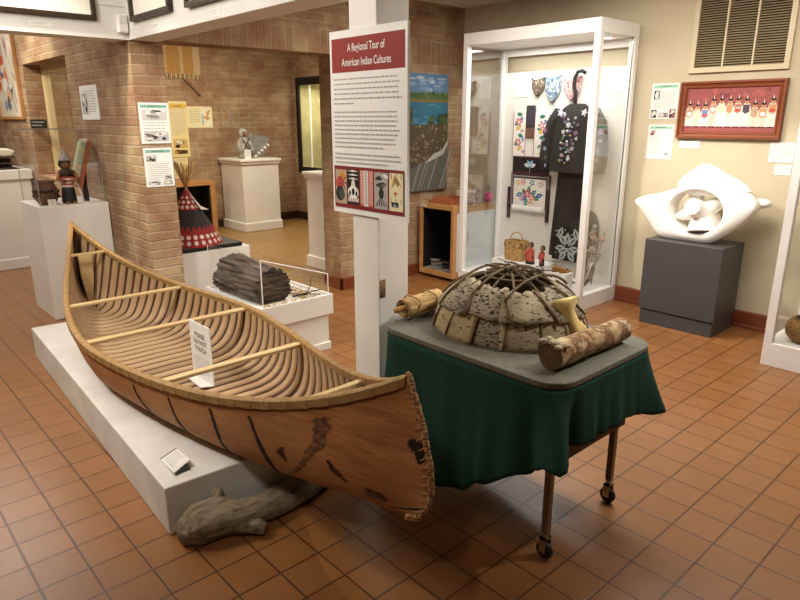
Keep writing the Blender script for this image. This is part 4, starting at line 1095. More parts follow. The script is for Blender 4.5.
# long dark skirt with beaded lower border
S = thing('skirt', 'long black skirt with pale beaded leaf border below the jacket in the tall glass case', 'skirt', (-3.125, 4.96, .28))
m = MB(); m.grid(14, 32, lambda i, j: (-3.150+(.158+.012*i/13*6*.3+.006*math.sin(j*1.6)*i/13+.02*i/13)*math.cos(2*PI*j/32), 4.955+(.04+.012*i/13+.006*math.sin(j*1.6)*i/13)*math.sin(2*PI*j/32), 1.12-.80*i/13), cv=True)
obj('cloth', m, mat_plain('black_skirt_cloth', '#120d0d', '#1a1311', .9, 40), S, True)
p = Pic((-3.285, 4.900, .60), EU, NV, .31, .30, .004, '#14110f')
R = random.Random(8)
for (x, y, a) in ((.155,.17,-1.57),(.155,.17,-.8),(.155,.17,-2.3),(.155,.18,0.1),(.155,.18,3.0),(.155,.2,.9),(.155,.2,2.2),(.05,.12,-1.2),(.26,.12,-1.9),(.05,.24,-.4),(.26,.24,-2.7)):
    leaf(p, x+.02*math.cos(a), y+.02*math.sin(a), .11, a, '#a9b0ac', '#14110f')
for k in range(16): p.ell(R.uniform(.02,.29), R.uniform(.01,.12), .006, .006, '#d8dcd8', 6)
for k in range(6): p.ell(.04+.045*k, .20+R.uniform(-.05,.05), .009, .009, '#7f9cb0', 6)
p.build('border', S, M['cloth_print'])
m = MB(); m.grid(2, 24, lambda i, j: (-3.130+.17*math.cos(2*PI*j/24), 4.955+.05*math.sin(2*PI*j/24), .33-.05*i), cv=True)
# dark round shield like disc and feather spray on the right
D = thing('fan', 'dark round fan on the right of the tall glass case behind the corner post', 'fan', (-2.99, 5.0, .3))
obj('disc', MB().prism([(.10*math.cos(2*PI*k/28), .17*math.sin(2*PI*k/28)) for k in range(28)], (-2.985, 5.0, .59), (1,0,0), (0,0,1), (0,1,0), .012), M['hair'], D, bevel=.003)
obj('handle', MB().tube([(-2.985,5.0,.44),(-2.975,4.99,.29),(-2.97,4.985,.132)], .009, 8), M['stick'], D, True)
F = thing('artificial_flowers', 'grey and pink flower sprig standing at the right side of the tall glass case', 'flowers', (-2.86, 4.90, .131))
R = random.Random(14)
for k in range(5): a = R.uniform(-.3,.3); obj('stem', MB().tube([(-2.86,4.90,.131),(-2.86+a*.1,4.91,.35),(-2.86+a*.3,4.92,.52+.03*k)], .004, 6), M['stick'], F, True)
for k in range(22):
    c = (-2.86+R.uniform(-.05,.07), 4.90+R.uniform(-.03,.04), R.uniform(.36,.66)); m = MB().blob(c, (R.uniform(.014,.028), .014, R.uniform(.012,.026)), 8, 6, .3, 3, k)
    obj('petal', m, mat_plain('petal_grey', '#9a978c', '#7d7c72', .8, 12) if k % 5 else M['pinkpetal'] if 'pinkpetal' in M else M.setdefault('pinkpetal', mat_plain('petal_pink', '#c99a90', '#b58378', .8, 12)), F, True)
Q_ = thing('feather', 'dark feather with pale shaft leaning at the lower right corner of the tall glass case', 'feather', (-2.84, 4.70, .131))
m = MB(); m.prism([(0,0),(.03,.03),(.05,.12),(.045,.20),(0,.24),(-.03,.17),(-.03,.06)], (-2.85,4.74,.133), (.9,.4,0), (.35,-.05,.93), (-.4,.9,0), .003); obj('vane', m, mat_plain('grey_vane', '#5d5a50', '#48463e', .9, 30, (1,1,6)), Q_)
obj('shaft', MB().tube([(-2.85,4.735,.133),(-2.80,4.725,.25),(-2.762,4.72,.37)], .006, 7), M['paper'], Q_, True)

# ------------------------------------------------------------------ right glass case with a basket
T = thing('display_case', 'white framed glass case cut by the right picture edge, holding a round basket', 'display case', (-.6, 4.7, 0))
RU0, RU1, RV0, RV1, RZ = -1.268, .30, 4.34, 5.045, 2.25
obj('base', MB().box(RU0, RU1, RV0, RV1, 0, .155), M['white_metal'], T, bevel=.003)
obj('top', MB().box(RU0, RU1, RV0, RV1, RZ-.1, RZ), M['white_metal'], T, bevel=.003)
for x, y in ((RU0, RV0), (RU1-.05, RV0), (RU0, RV1-.05), (RU1-.05, RV1-.05)): obj('post', MB().box(x, x+.05, y, y+.05, .155, RZ-.1), M['white_metal'], T, bevel=.003)
obj('glass_front', MB().box(RU0+.05, RU1-.05, RV0+.02, RV0+.026, .155, RZ-.1), M['glass'], T)
for x in (RU0+.022, RU1-.028): obj('glass_side', MB().box(x, x+.006, RV0+.05, RV1-.05, .155, RZ-.1), M['glass'], T)
B = thing('basket', 'round brown coiled basket on the floor of the right glass case', 'basket', (-1.085, 4.52, .156))
def coil(i, j):
    pr = [(0,0),(.06,0),(.085,.012),(.112,.045),(.122,.085),(.112,.125),(.09,.148),(.075,.155),(.068,.15),(.085,.12),(.1,.085),(.085,.03),(0,.012)]
    r, z = pr[i]; a = 2*PI*j/36; return (-1.085+r*math.cos(a), 4.52+r*math.sin(a), .156+z)
m = MB(); m.grid(13, 36, coil, cv=True); obj('body', m, mat_plain('coiled_basket', '#6a4c2a', '#a07c48', .85, 55, (1,1,2.2), 1, lo=.42, hi=.58), B, True)
obj('rim', MB().tube([(-1.085+.072*math.cos(2*PI*q/28), 4.52+.072*math.sin(2*PI*q/28), .311) for q in range(29)], .006, 8, caps=False), M['stick'], B, True)

# ------------------------------------------------------------------ open wooden shelf unit beside the tall case
T = thing('shelf_unit', 'open maple shelf box on casters between brick wall and tall glass case', 'shelf', (-4.28, 4.73, 0))
SU0, SU1, SV0, SV1, S0, S1 = -4.53, -4.068, 4.41, 5.02, .035, .74
obj('top', MB().box(SU0, SU1, SV0, SV1, S1-.045, S1), M['maple'], T, bevel=.002)
obj('bottom', MB().box(SU0, SU1, SV0, SV1, S0, S0+.05), M['maple'], T, bevel=.002)
for x in (SU0, SU1-.035): obj('side', MB().box(x, x+.035, SV0, SV1, S0+.05, S1-.045), M['maple'], T, bevel=.002)
obj('back', MB().box(SU0+.035, SU1-.035, SV1-.02, SV1, S0+.05, S1-.045), M['black'], T)
obj('lining', MB().box(SU0+.035, SU0+.045, SV0+.02, SV1-.02, S0+.05, S1-.045), M['black'], T)
obj('lining', MB().box(SU1-.045, SU1-.035, SV0+.02, SV1-.02, S0+.05, S1-.045), M['black'], T)
obj('lining', MB().box(SU0+.045, SU1-.045, SV0+.02, SV1-.02, S1-.055, S1-.045), M['black'], T)
obj('side_panel', MB().box(SU1, SU1+.006, SV0+.05, SV1, .10, S1-.075), mat_plain('pale_blue_panel', '#d5dde0', '#cdd6da', .4, 5), T, label='pale blue white panel on the right side')
for x in (SU0+.06, SU1-.06):
    for y in (SV0+.07, SV1-.07): obj('caster', MB().tube([(x-.012,y,.0175),(x+.012,y,.0175)], .0175, 12), M['rubber'], T, 40)
lb = Pic((SU0+.012, SV0-.0005, S1-.006), EU, NV, .085, .03, .002, '#d9d4c8'); lb.lines(.008, .008, .068, 2, .010, .004, '#7d776b', random.Random(2), .9); lb.build('shelf_label', T)
def stone(name, label, cat, c, r, mat, seed, group=None, amp=.35):
    o = obj(name, MB().blob((c[0], c[1], c[2]+r[2]*.86), r, 14, 10, amp, 1.6, seed, flat=r[2]*.86), mat, None, True); return tag(o, label, cat, group)
M['darkhide'] = mat_plain('dark_leather', '#2a211b', '#4a3d33', .85, 30)
M['greyhide'] = mat_plain('grey_hide', '#6d675e', '#857e73', .85, 30)
M['cream'] = mat_plain('cream_fabric', '#d8d0bc', '#c9c0aa', .9, 20)
def shoe(x, y, z, rz, L, mat, label):
    moccasin(x, y, z, rz, L, mat, label)
gl = obj('shelf_liner', MB().box(SU0+.05, SU1-.05, SV0+.015, SV1-.04, S0+.0505, S0+.0565), M['greyhide']); tag(gl, 'thin grey liner sheet on the lower shelf of the maple shelf box', 'liner')
shoe(-4.42, 4.60, .092, -1.9, .20, M['greyhide'], 'grey moccasin with pale cuff lying left inside the maple shelf box')
shoe(-4.265, 4.58, .092, -1.7, .21, M['darkhide'], 'dark moccasin in the middle of the maple shelf box')
shoe(-4.165, 4.68, .092, -1.3, .18, M['cream'], 'cream moccasin at the right inside the maple shelf box')
M['redwood'] = wood_mat('red_cedar', '#a8623c', '#8f4e2e', .6, 0)
o = obj('wooden_tray', MB().box(-4.40, -4.15, 4.46, 4.72, S1+.001, S1+.012).box(-4.40, -4.15, 4.46, 4.472, S1+.012, S1+.06).box(-4.40, -4.15, 4.708, 4.72, S1+.012, S1+.06).box(-4.40, -4.388, 4.472, 4.708, S1+.012, S1+.06).box(-4.162, -4.15, 4.472, 4.708, S1+.012, S1+.06), M['redwood']); tag(o, 'shallow reddish wooden tray on top of the maple shelf box', 'tray')
o = obj('board', MB().box(-4.50, -4.41, 4.50, 4.66, S1+.001, S1+.018), M['redwood'], bevel=.003); tag(o, 'small reddish wooden board left of the tray on the maple shelf box', 'board')
o = obj('wooden_box', MB().box(-4.40, -4.16, 4.80, 4.96, S1+.001, S1+.10), M['cream'], bevel=.004); tag(o, 'cream box behind the tray on the maple shelf box', 'box')
stone('toy_animal', 'brown plush toy behind glass at the back right of the maple shelf box', 'toy', (-4.10, 4.82, S1+.001), (.05,.06,.075), mat_plain('brown_plush', '#7d6a58', '#5f4e40', .95, 60, bmp=.5), 3)
stone('leather_pouch', 'flat brown leather pouch on the maple shelf box beside the plush toy', 'pouch', (-4.10, 4.64, S1+.001), (.045,.07,.028), mat_plain('brown_leather', '#7a5440', '#8d6650', .7, 20), 5)
stone('ball', 'bright pink fabric ball on the right end of the maple shelf box', 'ball', (-4.085, 4.93, S1+.001), (.04,.045,.05), mat_plain('pink_felt', '#d0407c', '#b83068', .9, 20), 6, amp=.1)
# ------------------------------------------------------------------ landscape painting
T = thing('landscape_painting', 'tall unframed painting of a blue pond and woven nets on the brick wall', 'painting', (-4.58, 4.45, .84))
pw_, ph_ = .86, 1.108
p = Pic((-4.5685, 3.97, 1.951), EV, NU, pw_, ph_, .03, '#557390')
R = random.Random(77)
for k in range(26): p.ell(R.uniform(.06,pw_-.08), R.uniform(.03,.16), R.uniform(.03,.08), R.uniform(.008,.02), R.choice(['#a0adba','#8a9db2','#b8bdc0','#7a90aa','#6c86a6']), 10)
p.rect(0, .175, pw_, .09, '#4a5a34')
for k in range(40): p.ell(R.uniform(.02,pw_-.02), R.uniform(.17,.2), R.uniform(.012,.03), R.uniform(.012,.026), R.choice(['#3f5230','#53653a','#5f6a3c','#34472b']), 8)
p.rect(0, .235, pw_, .03, '#6b5f38')
p.rect(0, .262, pw_, .22, '#2f6075')
for k in range(20): p.ell(R.uniform(.1,pw_-.1), R.uniform(.28,.46), R.uniform(.03,.09), .006, R.choice(['#477f94','#2c5f74','#568a98']), 8)
for k in range(22): p.ell(R.uniform(.0,.14)+.24, R.uniform(.33,.46), .03, .02, R.choice(['#3d4a2c','#4a5632','#2f3b24']), 8)
for k in range(26): p.ell(pw_-R.uniform(.02,.26), R.uniform(.38,.48), .035, .022, R.choice(['#33442a','#445530','#2a3823']), 8)
p.rect(0, .47, pw_, ph_-.47, '#4c4130')
for k in range(230): p.ell(R.uniform(.015,pw_-.015), R.uniform(.48,ph_-.28), R.uniform(.006,.016), R.uniform(.008,.022), R.choice(['#7a6a4c','#453a2a','#8a7a58','#52462f','#6b5c40']), 6, R.uniform(0,3))
p.poly([(.2,ph_),(.3,.9),(.55,.82),(.78,.72),(pw_,.62),(pw_,ph_)], '#5c5a52')
for k in range(26):
    x = .3+.02*k; p.poly([(x,ph_-.01),(x+.006,ph_-.01),(x+.10+.004*k,.86-.008*k),(x+.095+.004*k,.86-.008*k)], R.choice(['#8d8a80','#4f4d46','#a5a298','#5c5a50']))
p.poly([(.55,.84),(.66,.75),(.78,.72),(pw_,.62),(pw_,.66),(.80,.76),(.68,.80)], '#a09d94')
p.build('canvas', T)

# ------------------------------------------------------------------ log in a clear case on white pedestal
FU0, FU1, FV0, FV1 = -4.14, -3.376, 1.915, 2.47
T = thing('pedestal', 'low white pedestal with tray top and clear cover holding an old log', 'pedestal', ((FU0+FU1)/2, 2.19, 0))
obj('body', MB().box(FU0+.03, FU1-.018, FV0+.02, FV1-.03, 0, .26), M['white'], T, bevel=.003)
obj('tray', MB().box(FU0, FU1, FV0, FV0+.02, .257, .392).box(FU0, FU1, FV1-.02, FV1, .257, .392).box(FU0, FU0+.02, FV0+.02, FV1-.02, .257, .392).box(FU1-.02, FU1, FV0+.02, FV1-.02, .257, .392).box(FU0+.02, FU1-.02, FV0+.02, FV1-.02, .257, .375), M['white'], T)
obj('skirting', MB().box(FU0+.02, FU1-.008, FV0+.01, FV1-.02, 0, .055), M['white'], T, bevel=.004)
a0, a1, b0_, b1_, z0_ = FU0+.045, FU1-.012, FV0+.022, FV1-.03, .376
HB_, HF_ = .70, .535      # sloping lid, high on the canoe side
V_ = thing('clear_cover', 'clear sloping topped cover over the dark log on the low white pedestal', 'case cover', ((a0+a1)/2, 2.18, z0_))
def slab(pts, n_, t): m = MB(); n_ = Vector(n_)*t; q = [Vector(p) for p in pts]; m.add(q+[p+n_ for p in q], [(0,1,2,3),(4,7,6,5),(0,4,5,1),(1,5,6,2),(2,6,7,3),(3,7,4,0)]); return m
obj('pane', slab([(a0,b0_,z0_),(a1,b0_,z0_),(a1,b0_,HB_),(a0,b0_,HB_)], (0,1,0), .004), M['acrylic'], V_)
obj('pane', slab([(a0,b1_,z0_),(a1,b1_,z0_),(a1,b1_,HF_),(a0,b1_,HF_)], (0,-1,0), .004), M['acrylic'], V_)
obj('pane', slab([(a0,b0_+.005,z0_),(a0,b1_-.005,z0_),(a0,b1_-.005,HF_),(a0,b0_+.005,HB_)], (1,0,0), .004), M['acrylic'], V_)
obj('pane', slab([(a1,b0_+.005,z0_),(a1,b1_-.005,z0_),(a1,b1_-.005,HF_),(a1,b0_+.005,HB_)], (-1,0,0), .004), M['acrylic'], V_)
obj('lid', slab([(a0,b0_,HB_+.001),(a1,b0_,HB_+.001),(a1,b1_,HF_+.001),(a0,b1_,HF_+.001)], (0,.02,.05), .08), M['acrylic'], V_)
for P0, P1, r_ in (((a1,b0_,z0_),(a1,b0_,HB_),.0042),((a0,b0_,z0_),(a0,b0_,HB_),.002),((a1,b1_,z0_),(a1,b1_,HF_),.0036),((a1,b0_,HB_),(a1,b1_,HF_),.0042),((a1,b0_,z0_+.004),(a1,b1_,z0_+.004),.0036),((a0,b0_,z0_+.004),(a1,b0_,z0_+.004),.0036)):
    obj('edge_strip', MB().tube([P0, P1], r_, 6), M['edge'], V_)
M['oldbark'] = mat_plain('rough_bark', '#2a231e', '#776d64', .95, 22, (.2,1.6,1.6), 1.0, lo=.36, hi=.64)
M['oldend'] = mat_plain('broken_wood', '#1e1611', '#5a4a3a', .95, 22, (1,.4,2.4), 1.0, lo=.36, hi=.64)
T = thing('bark_log', 'dark rough barked log lying under the clear cover on the low white pedestal', 'log', (-3.76, 2.10, .377))
lc = (2.085, .365); n = 96; K = 60
def lg(i, j):
    x = -4.04+.535*i/(K-1); a = 2*PI*j/n
    r = .138 + .022*noise.noise(Vector((x*.8, math.cos(a)*2.6, math.sin(a)*2.6))) + .018*noise.noise(Vector((x*3, math.cos(a)*7, math.sin(a)*7))) + .016*noise.noise(Vector((x*4, math.cos(a)*11, math.sin(a)*11))) + .010*noise.noise(Vector((x*9, math.cos(a)*22, math.sin(a)*22)))
    r *= 1+.06*math.cos(i/(K-1)*PI)
    return (x+(.02*noise.noise(Vector((math.cos(a)*3, math.sin(a)*3, 5))) if i in (0, K-1) else 0), lc[0]+r*math.cos(a), max(.378, lc[1]+.105+r*.98*math.sin(a)))
m = MB(); b = m.grid(K, n, lg, cv=True); obj('bark', m, M['oldbark'], T, True)
m = MB()
for e in (0, K-1):
    ring = [Vector(lg(e, j)) for j in range(n)]; c = sum(ring, Vector())/n
    def ef(i, j): 
        f = 1-i/6; p_ = c.lerp(ring[j], f); return p_ + Vector(((-1 if e == 0 else 1)*(.016*noise.noise(Vector((p_.y*5, p_.z*60, 2)))+.008*(1-f)), 0, 0))
    mm = MB(); mm.grid(7, n, ef, cv=True); obj('broken_end', mm, M['oldend'], T, True)
R = random.Random(9); m = MB()
for k in range(700):
    x = R.uniform(a0+.03, a1-.03); y = R.uniform(b0_+.03, b1_-.03)
    if x < -3.47 and y < 2.27: continue
    a = R.uniform(0, PI); L = R.uniform(.006, .018); m.color(R.choice(['#c9a860','#b58f4a','#d8bd7c','#8f6c38']))
    m.obox((x, y, .379+R.uniform(0,.008)), (L*math.cos(a), L*math.sin(a), R.uniform(-.003,.003)), (-.003*math.sin(a), .003*math.cos(a), 0), (0,0,.0012))
o = obj('wood_shavings', m, M['printed']); tag(o, 'yellow wood shavings scattered around the dark log under the clear cover', 'shavings', None, 'stuff')
T = thing('twig', 'thin dark forked twig on the shavings right of the log', 'twig', (-3.47, 2.33, .38))
obj('branch', MB().tube([(-3.52,2.24,.385),(-3.47,2.30,.405),(-3.44,2.37,.42),(-3.425,2.42,.425)], [.006,.005,.004,.003], 7), M['hair'], T, True)
obj('branch', MB().tube([(-3.46,2.32,.41),(-3.45,2.34,.46),(-3.447,2.345,.52)], [.004,.003,.002], 6), M['hair'], T, True)
obj('branch', MB().tube([(-3.52,2.30,.385),(-3.46,2.33,.40),(-3.42,2.40,.395)], [.005,.004,.003], 6), M['hair'], T, True)

# ------------------------------------------------------------------ model tipi on a white box
BX = (-5.68, -5.07, 1.985, 2.80)
o = obj('plinth', MB().box(BX[0], BX[1], BX[2], BX[3], 0, .445), M['white'], bevel=.004); tag(o, 'white box plinth under the model tipi in the wide brick opening', 'plinth')
o = obj('display_board', MB().box(BX[0]+.02, BX[1]-.01, BX[2]+.01, 2.735, .446, .482), M['black'], bevel=.002); tag(o, 'black base board under the model tipi', 'board')
T = thing('model_tipi', 'model tipi with red dotted bands and crossed poles on the black board', 'model', (-5.34, 2.385, .483))
tc = Vector((-5.34, 2.375)); TB = .482; TH = .47
def cone(m, r0, z0, r1, z1, col, n=48):
    m.color(col); m.grid(2, n, lambda i, j: (tc.x+(r0 if i == 0 else r1)*math.cos(2*PI*j/n), tc.y+(r0 if i == 0 else r1)*math.sin(2*PI*j/n), TB+(z0 if i == 0 else z1)), cv=True)
RB_ = .275
def rr(z): return RB_*(1-z/TH)+.014*(z/TH)
m = MB(); cone(m, rr(.135), .135, rr(.30), .30, '#3a3434'); obj('dark_band', m, M['cloth_print'], T, True)
m = MB(); cone(m, rr(0), 0, rr(.135), .135, '#9c2f30'); 
def on(a, z, off=.002): r = rr(z)+off; return Vector((tc.x+r*math.cos(a), tc.y+r*math.sin(a), TB+z))
def dot(m, a, z, r, col):
    m.color(col); b = len(m.v); k = 12
    m.v += [tuple(on(a+r/rr(z)*math.cos(2*PI*q/k), z+r*math.sin(2*PI*q/k))) for q in range(k)]; m.face([b+q for q in range(k)])
for q in range(26):
    a = 2*PI*q/26
    dot(m, a, .035, .018, '#e6d2c4'); dot(m, a, .082, .018, '#e6d2c4')
    m.color('#9c2f30'); b = len(m.v); m.v += [tuple(on(a-.085, .134)), tuple(on(a+.085, .134)), tuple(on(a+.05, .165)), tuple(on(a-.05, .165))]; m.face((b,b+1,b+2,b+3))
obj('dotted_skirt', m, M['cloth_print'], T, False)
m = MB(); cone(m, rr(.30), .30, rr(.46), .46, '#a33436')
for (z, k, s) in ((.325, 14, .015), (.365, 11, .014), (.402, 8, .012)):
    for q in range(k): dot(m, 2*PI*(q+.5*(z > .34))/k, z, s, '#ead8cc')
obj('dotted_top', m, M['cloth_print'], T, False)
fa = math.atan2(-2.37, 5.34)+.55   # smoke flap turned towards the gallery
m = MB().color('#e2d0c8'); P_ = [on(fa-.25, .455, .004), on(fa+.9, .32, .01), on(fa+.95, .285, .055), on(fa+.3, .30, .035)]
m.add(P_, [(0,1,2,3)]); o = obj('smoke_flap', m, M['cloth_print'], T); s = o.modifiers.new('thick', 'SOLIDIFY'); s.thickness = .003
M['tipi_pole'] = mat_plain('peeled_pole', '#c9a46c', '#b88f58', .7, 20)
for k in range(11):
    a = 2*PI*k/11+.2; L = .27+.035*math.sin(k*2.3)
    d = Vector((-math.cos(a)*.42, -math.sin(a)*.42, 1)).normalized(); base = Vector((tc.x+.016*math.cos(a), tc.y+.016*math.sin(a), TB+.44))
    obj('pole', MB().tube([base, base+d*L], [.009,.007], 7), M['tipi_pole'], T, True)
# ------------------------------------------------------------------ back room
UF = -8.6498
T = thing('shelf_unit', 'low open wooden shelf box against the far brick wall behind the model tipi', 'shelf', (-8.45, 3.7, 0))
for (x0, x1, y0, y1, z0, z1, nm) in ((-8.63,-8.27,3.2,4.10,.66,.72,'top'),(-8.63,-8.27,3.2,4.10,0,.05,'bottom'),(-8.63,-8.27,4.03,4.10,.05,.66,'side'),(-8.63,-8.27,3.2,3.27,.05,.66,'side')): obj(nm, MB().box(x0,x1,y0,y1,z0,z1), M['maple'], T, bevel=.003)
obj('back', MB().box(-8.63,-8.62,3.27,4.03,.05,.66), M['black'], T); obj('lining', MB().box(-8.62,-8.30,4.015,4.03,.05,.66), M['black'], T); obj('lining', MB().box(-8.62,-8.30,3.27,4.015,.645,.66), M['black'], T)
T = thing('pedestal', 'white moulded pedestal in the far room holding a fur doll and grey wings', 'pedestal', (-8.28, 4.66, 0))
obj('body', MB().box(-8.585,-7.975,4.372,4.945,.12,.93), M['white'], T, bevel=.004); obj('cap', MB().box(-8.62,-7.94,4.34,4.98,.965,1.0).box(-8.61,-7.955,4.355,4.965,.93,.965), M['white'], T, bevel=.008); obj('skirting', MB().box(-8.61,-7.955,4.355,4.965,0,.125), M['white'], T, bevel=.01)
V_ = thing('clear_cover', 'clear cover over the fur doll on the white pedestal in the far room', 'case cover', (-8.28,4.66,1.0))
m = MB()
for (x0,x1,y0,y1) in ((-8.58,-7.98,4.39,4.396),(-8.58,-7.98,4.94,4.946),(-8.58,-8.574,4.396,4.94),(-7.986,-7.98,4.396,4.94)): obj('pane', MB().box(x0,x1,y0,y1,1.001,1.72), M['acrylic'], V_)
obj('lid', MB().box(-8.58,-7.98,4.39,4.946,1.72,1.726), M['acrylic'], V_)
M['fur'] = mat_plain('white_fur', '#d8d4cc', '#8d8880', .95, 40, bmp=.8, lo=.3, hi=.6)
M['greyfeather'] = mat_plain('grey_feather', '#6d6b68', '#a09d98', .9, 30, (1,1,4), .5)
D = thing('doll', 'white fur clad doll standing on the white pedestal in the far room', 'doll', (-8.22, 4.55, 1.001))
obj('body', MB().lathe([(.075,0),(.085,.05),(.075,.14),(.06,.20),(.065,.26),(.03,.30)], (-8.22,4.55,1.001), 18), M['fur'], D, True)
obj('hood', MB().blob((-8.22,4.55,1.34), (.06,.06,.07), 14, 10, .2, 3), M['fur'], D, True)
obj('face', MB().blob((-8.175,4.545,1.335), (.025,.032,.04), 12, 8), M['skin_doll'], D, True)
for s in (-1, 1): obj('arm', MB().tube([(-8.22,4.55+s*.055,1.25),(-8.18,4.55+s*.10,1.17),(-8.13,4.55+s*.09,1.10)], [.028,.026,.022], 10), M['fur'], D, True)
for s in (-1, 1): obj('strap', MB().tube([(-8.15,4.55+s*.05,1.27),(-8.14,4.55,1.18),(-8.145,4.55-s*.05,1.10)], .007, 6), M['darkhide'], D, True)
W = thing('feather_fan', 'pair of grey feather wings on the white pedestal in the far room', 'feathers', (-8.28, 4.76, 1.001))
for k, (y, t) in enumerate(((4.68,-.15),(4.72,.0),(4.77,.12),(4.81,.22),(4.85,.34))):
    m = MB(); L = .36-.02*k; m.prism([(0,0),(.03,.06),(.045,.2),(.03,.32),(0,L),(-.03,.32),(-.045,.2),(-.03,.06)], (-8.30+.012*k, y, 1.002), (.15,math.cos(t),-math.sin(t)), (-.05,math.sin(t),math.cos(t)), (1,0,0), .006); obj('feather', m, M['greyfeather'], W)
p = sheet('caption_card', 'white caption card leaning in front of the fur doll in the far room', 'sign', (-8.07, 4.475, 1.125), EV, NU, .10, .124, [], None, '#efeee9', .004, (.15,.85), 5, None, 30)
F = thing('flute', 'striped wooden flute propped on the white pedestal in the far room', 'flute', (-8.08, 4.72, 1.0))
obj('tube', MB().tube([(-8.09,4.64,1.022),(-8.10,4.88,1.185)], .018, 12), M['paper'], F, True)
for k in range(4): c = Vector((-8.09,4.64,1.022)).lerp(Vector((-8.10,4.88,1.185)), .15+.22*k); c2 = Vector((-8.09,4.64,1.022)).lerp(Vector((-8.10,4.88,1.185)), .22+.22*k); obj('band', MB().tube([c, c2], .0195, 12), M['darkhide'], F, True)
# boards of the yellow map series + hanging on the far wall
YL = '#e0cf9a'
sheet('information_sheet', 'tall yellow information sheet on the far brick wall behind the white sheets', 'sign', (UF+.006, 3.70, 1.766), EV, NU, .255, .735, [(.12,.68,.76,.16,['#c9a860','#2a2620','#8d8a86','#d8cfa8']), (.12,.87,.76,.08,['#b08a40','#3a2c1a'])], '#d8b24a', YL, .006, (.12,.62), 14, None, 31)
sheet('information_sheet', 'yellow information sheet below the tall yellow one on the far brick wall', 'sign', (UF+.006, 3.69, 1.02), EV, NU, .22, .28, [(.1,.3,.8,.6,['#cdb878','#a8904c','#e0d4a8'])], None, YL, .006, (.06,.25), 4, None, 32)
p = Pic((UF+.006, 3.955, 1.70), EV, NU, .37, .285, .006, '#e2d6aa'); R = random.Random(3)
p.lines(.03, .04, .17, 9, .022, .007, '#b0a27a', R); p.rect(.205, .02, .15, .245, '#e4dcc0'); p.poly([(.21,.11),(.235,.09),(.24,.25),(.215,.25)], '#8fb4c4')
for k in range(8): p.ell(.29+R.uniform(-.04,.04), .11+R.uniform(-.05,.06), .022, .018, R.choice(['#d0a850','#c99a5a','#dcbc74']), 8)
tag(p.build('map_board'), 'yellow map board on the far brick wall right of the tall yellow sheet', 'sign')
T = thing('woven_hanging', 'ochre woven textile with pale stripe and fringe hanging on the far brick wall', 'textile', (UF+.02, 3.95, 2.05))
p = Pic((UF+.014, 3.70, 2.50), EV, NU, .50, .385, .01, '#b88c50')
for (x, w_, c) in ((0,.03,'#c9a878'),(.215,.045,'#c9ae80'),(.40,.10,'#c8ad84')): p.rect(x, 0, w_, .385, c)
R = random.Random(4)
for k in range(90): p.rect(R.uniform(.03,.39), R.uniform(.01,.37), R.uniform(.01,.03), .005, R.choice(['#a87030','#c48e4a','#b07a3a']))
p.build('cloth', T, M['cloth_print'])
for k in range(16): y = 3.715+.031*k; obj('tassel', MB().tube([(UF+.018,y,2.118),(UF+.02,y+.004,2.085),(UF+.018,y,2.05)], [.008,.009,.005], 6), mat_plain('ochre_yarn', '#c9a04a', '#a87c30', .95, 30) if k % 2 else M['cream'], T, True)
o = obj('stick', MB().tube([(UF+.013,3.93,2.07),(UF+.014,4.04,1.97),(UF+.013,4.17,1.84)], [.012,.014,.012], 8), M['twig'], None, True); tag(o, 'dark crooked stick below the woven textile on the far wall', 'stick')
# lit showcase in the right hand wall of the far room
T = thing('wall_showcase', 'black framed lit glass showcase set into the right brick wall of the far room', 'showcase', (-7.8, 5.72, .75))
m = MB().box(-8.55,-8.47,5.67,5.70,.73,2.13).box(-8.47,-7.0,5.67,5.70,2.02,2.13).box(-8.47,-7.0,5.67,5.70,.73,.82); obj('frame', m, M['black'], T)
obj('cabinet', MB().box(-8.47,-7.0,6.25,6.27,.82,2.02).box(-8.49,-8.47,5.70,6.27,.82,2.02).box(-7.0,-6.98,5.70,6.27,.82,2.02).box(-8.49,-6.98,5.70,6.27,.80,.82).box(-8.49,-6.98,5.70,6.27,2.02,2.04), mat_plain('pale_green_lining', '#b3ad7e', '#a29b6c', .8, 6), T)
obj('pane', MB().box(-8.47,-7.0,5.68,5.686,.82,2.02), M['glass'], T)
obj('mullion', MB().box(-8.20,-8.19,5.672,5.69,.82,2.02), M['edge'], T)
obj('glass_shelf', MB().box(-8.19,-7.02,5.80,6.24,1.13,1.142), M['edge'], T)
stone('stone_carving', 'small pale stone carving on the glass shelf of the wall showcase', 'carving', (-7.98, 5.9, 1.143), (.06,.06,.12), M['greyhide'], 4)
stone('stone_carving', 'dark stone carving on the cabinet floor of the wall showcase', 'carving', (-7.9, 5.9, .821), (.09,.07,.10), M['greyfeather'], 9)
stone('mask', 'pale green mask at the back of the wall showcase', 'mask', (-7.85, 6.1, 1.5) if False else (-7.86, 6.08, 1.143), (.07,.05,.2), mat_plain('verdigris', '#5f7a70', '#7d9488', .8, 9), 12)
# pedestal half hidden by the brick wall end
T = thing('pedestal', 'white moulded pedestal half hidden behind the right brick wall end', 'pedestal', (-5.3, 4.1, 0))
obj('body', MB().box(-5.625,-5.05,3.82,4.4,.12,.94), M['white'], T, bevel=.004); obj('cap', MB().box(-5.66,-5.015,3.785,4.435,.975,1.01).box(-5.645,-5.03,3.80,4.42,.94,.975), M['white'], T, bevel=.008); obj('skirting', MB().box(-5.65,-5.03,3.795,4.425,0,.125), M['white'], T, bevel=.01)

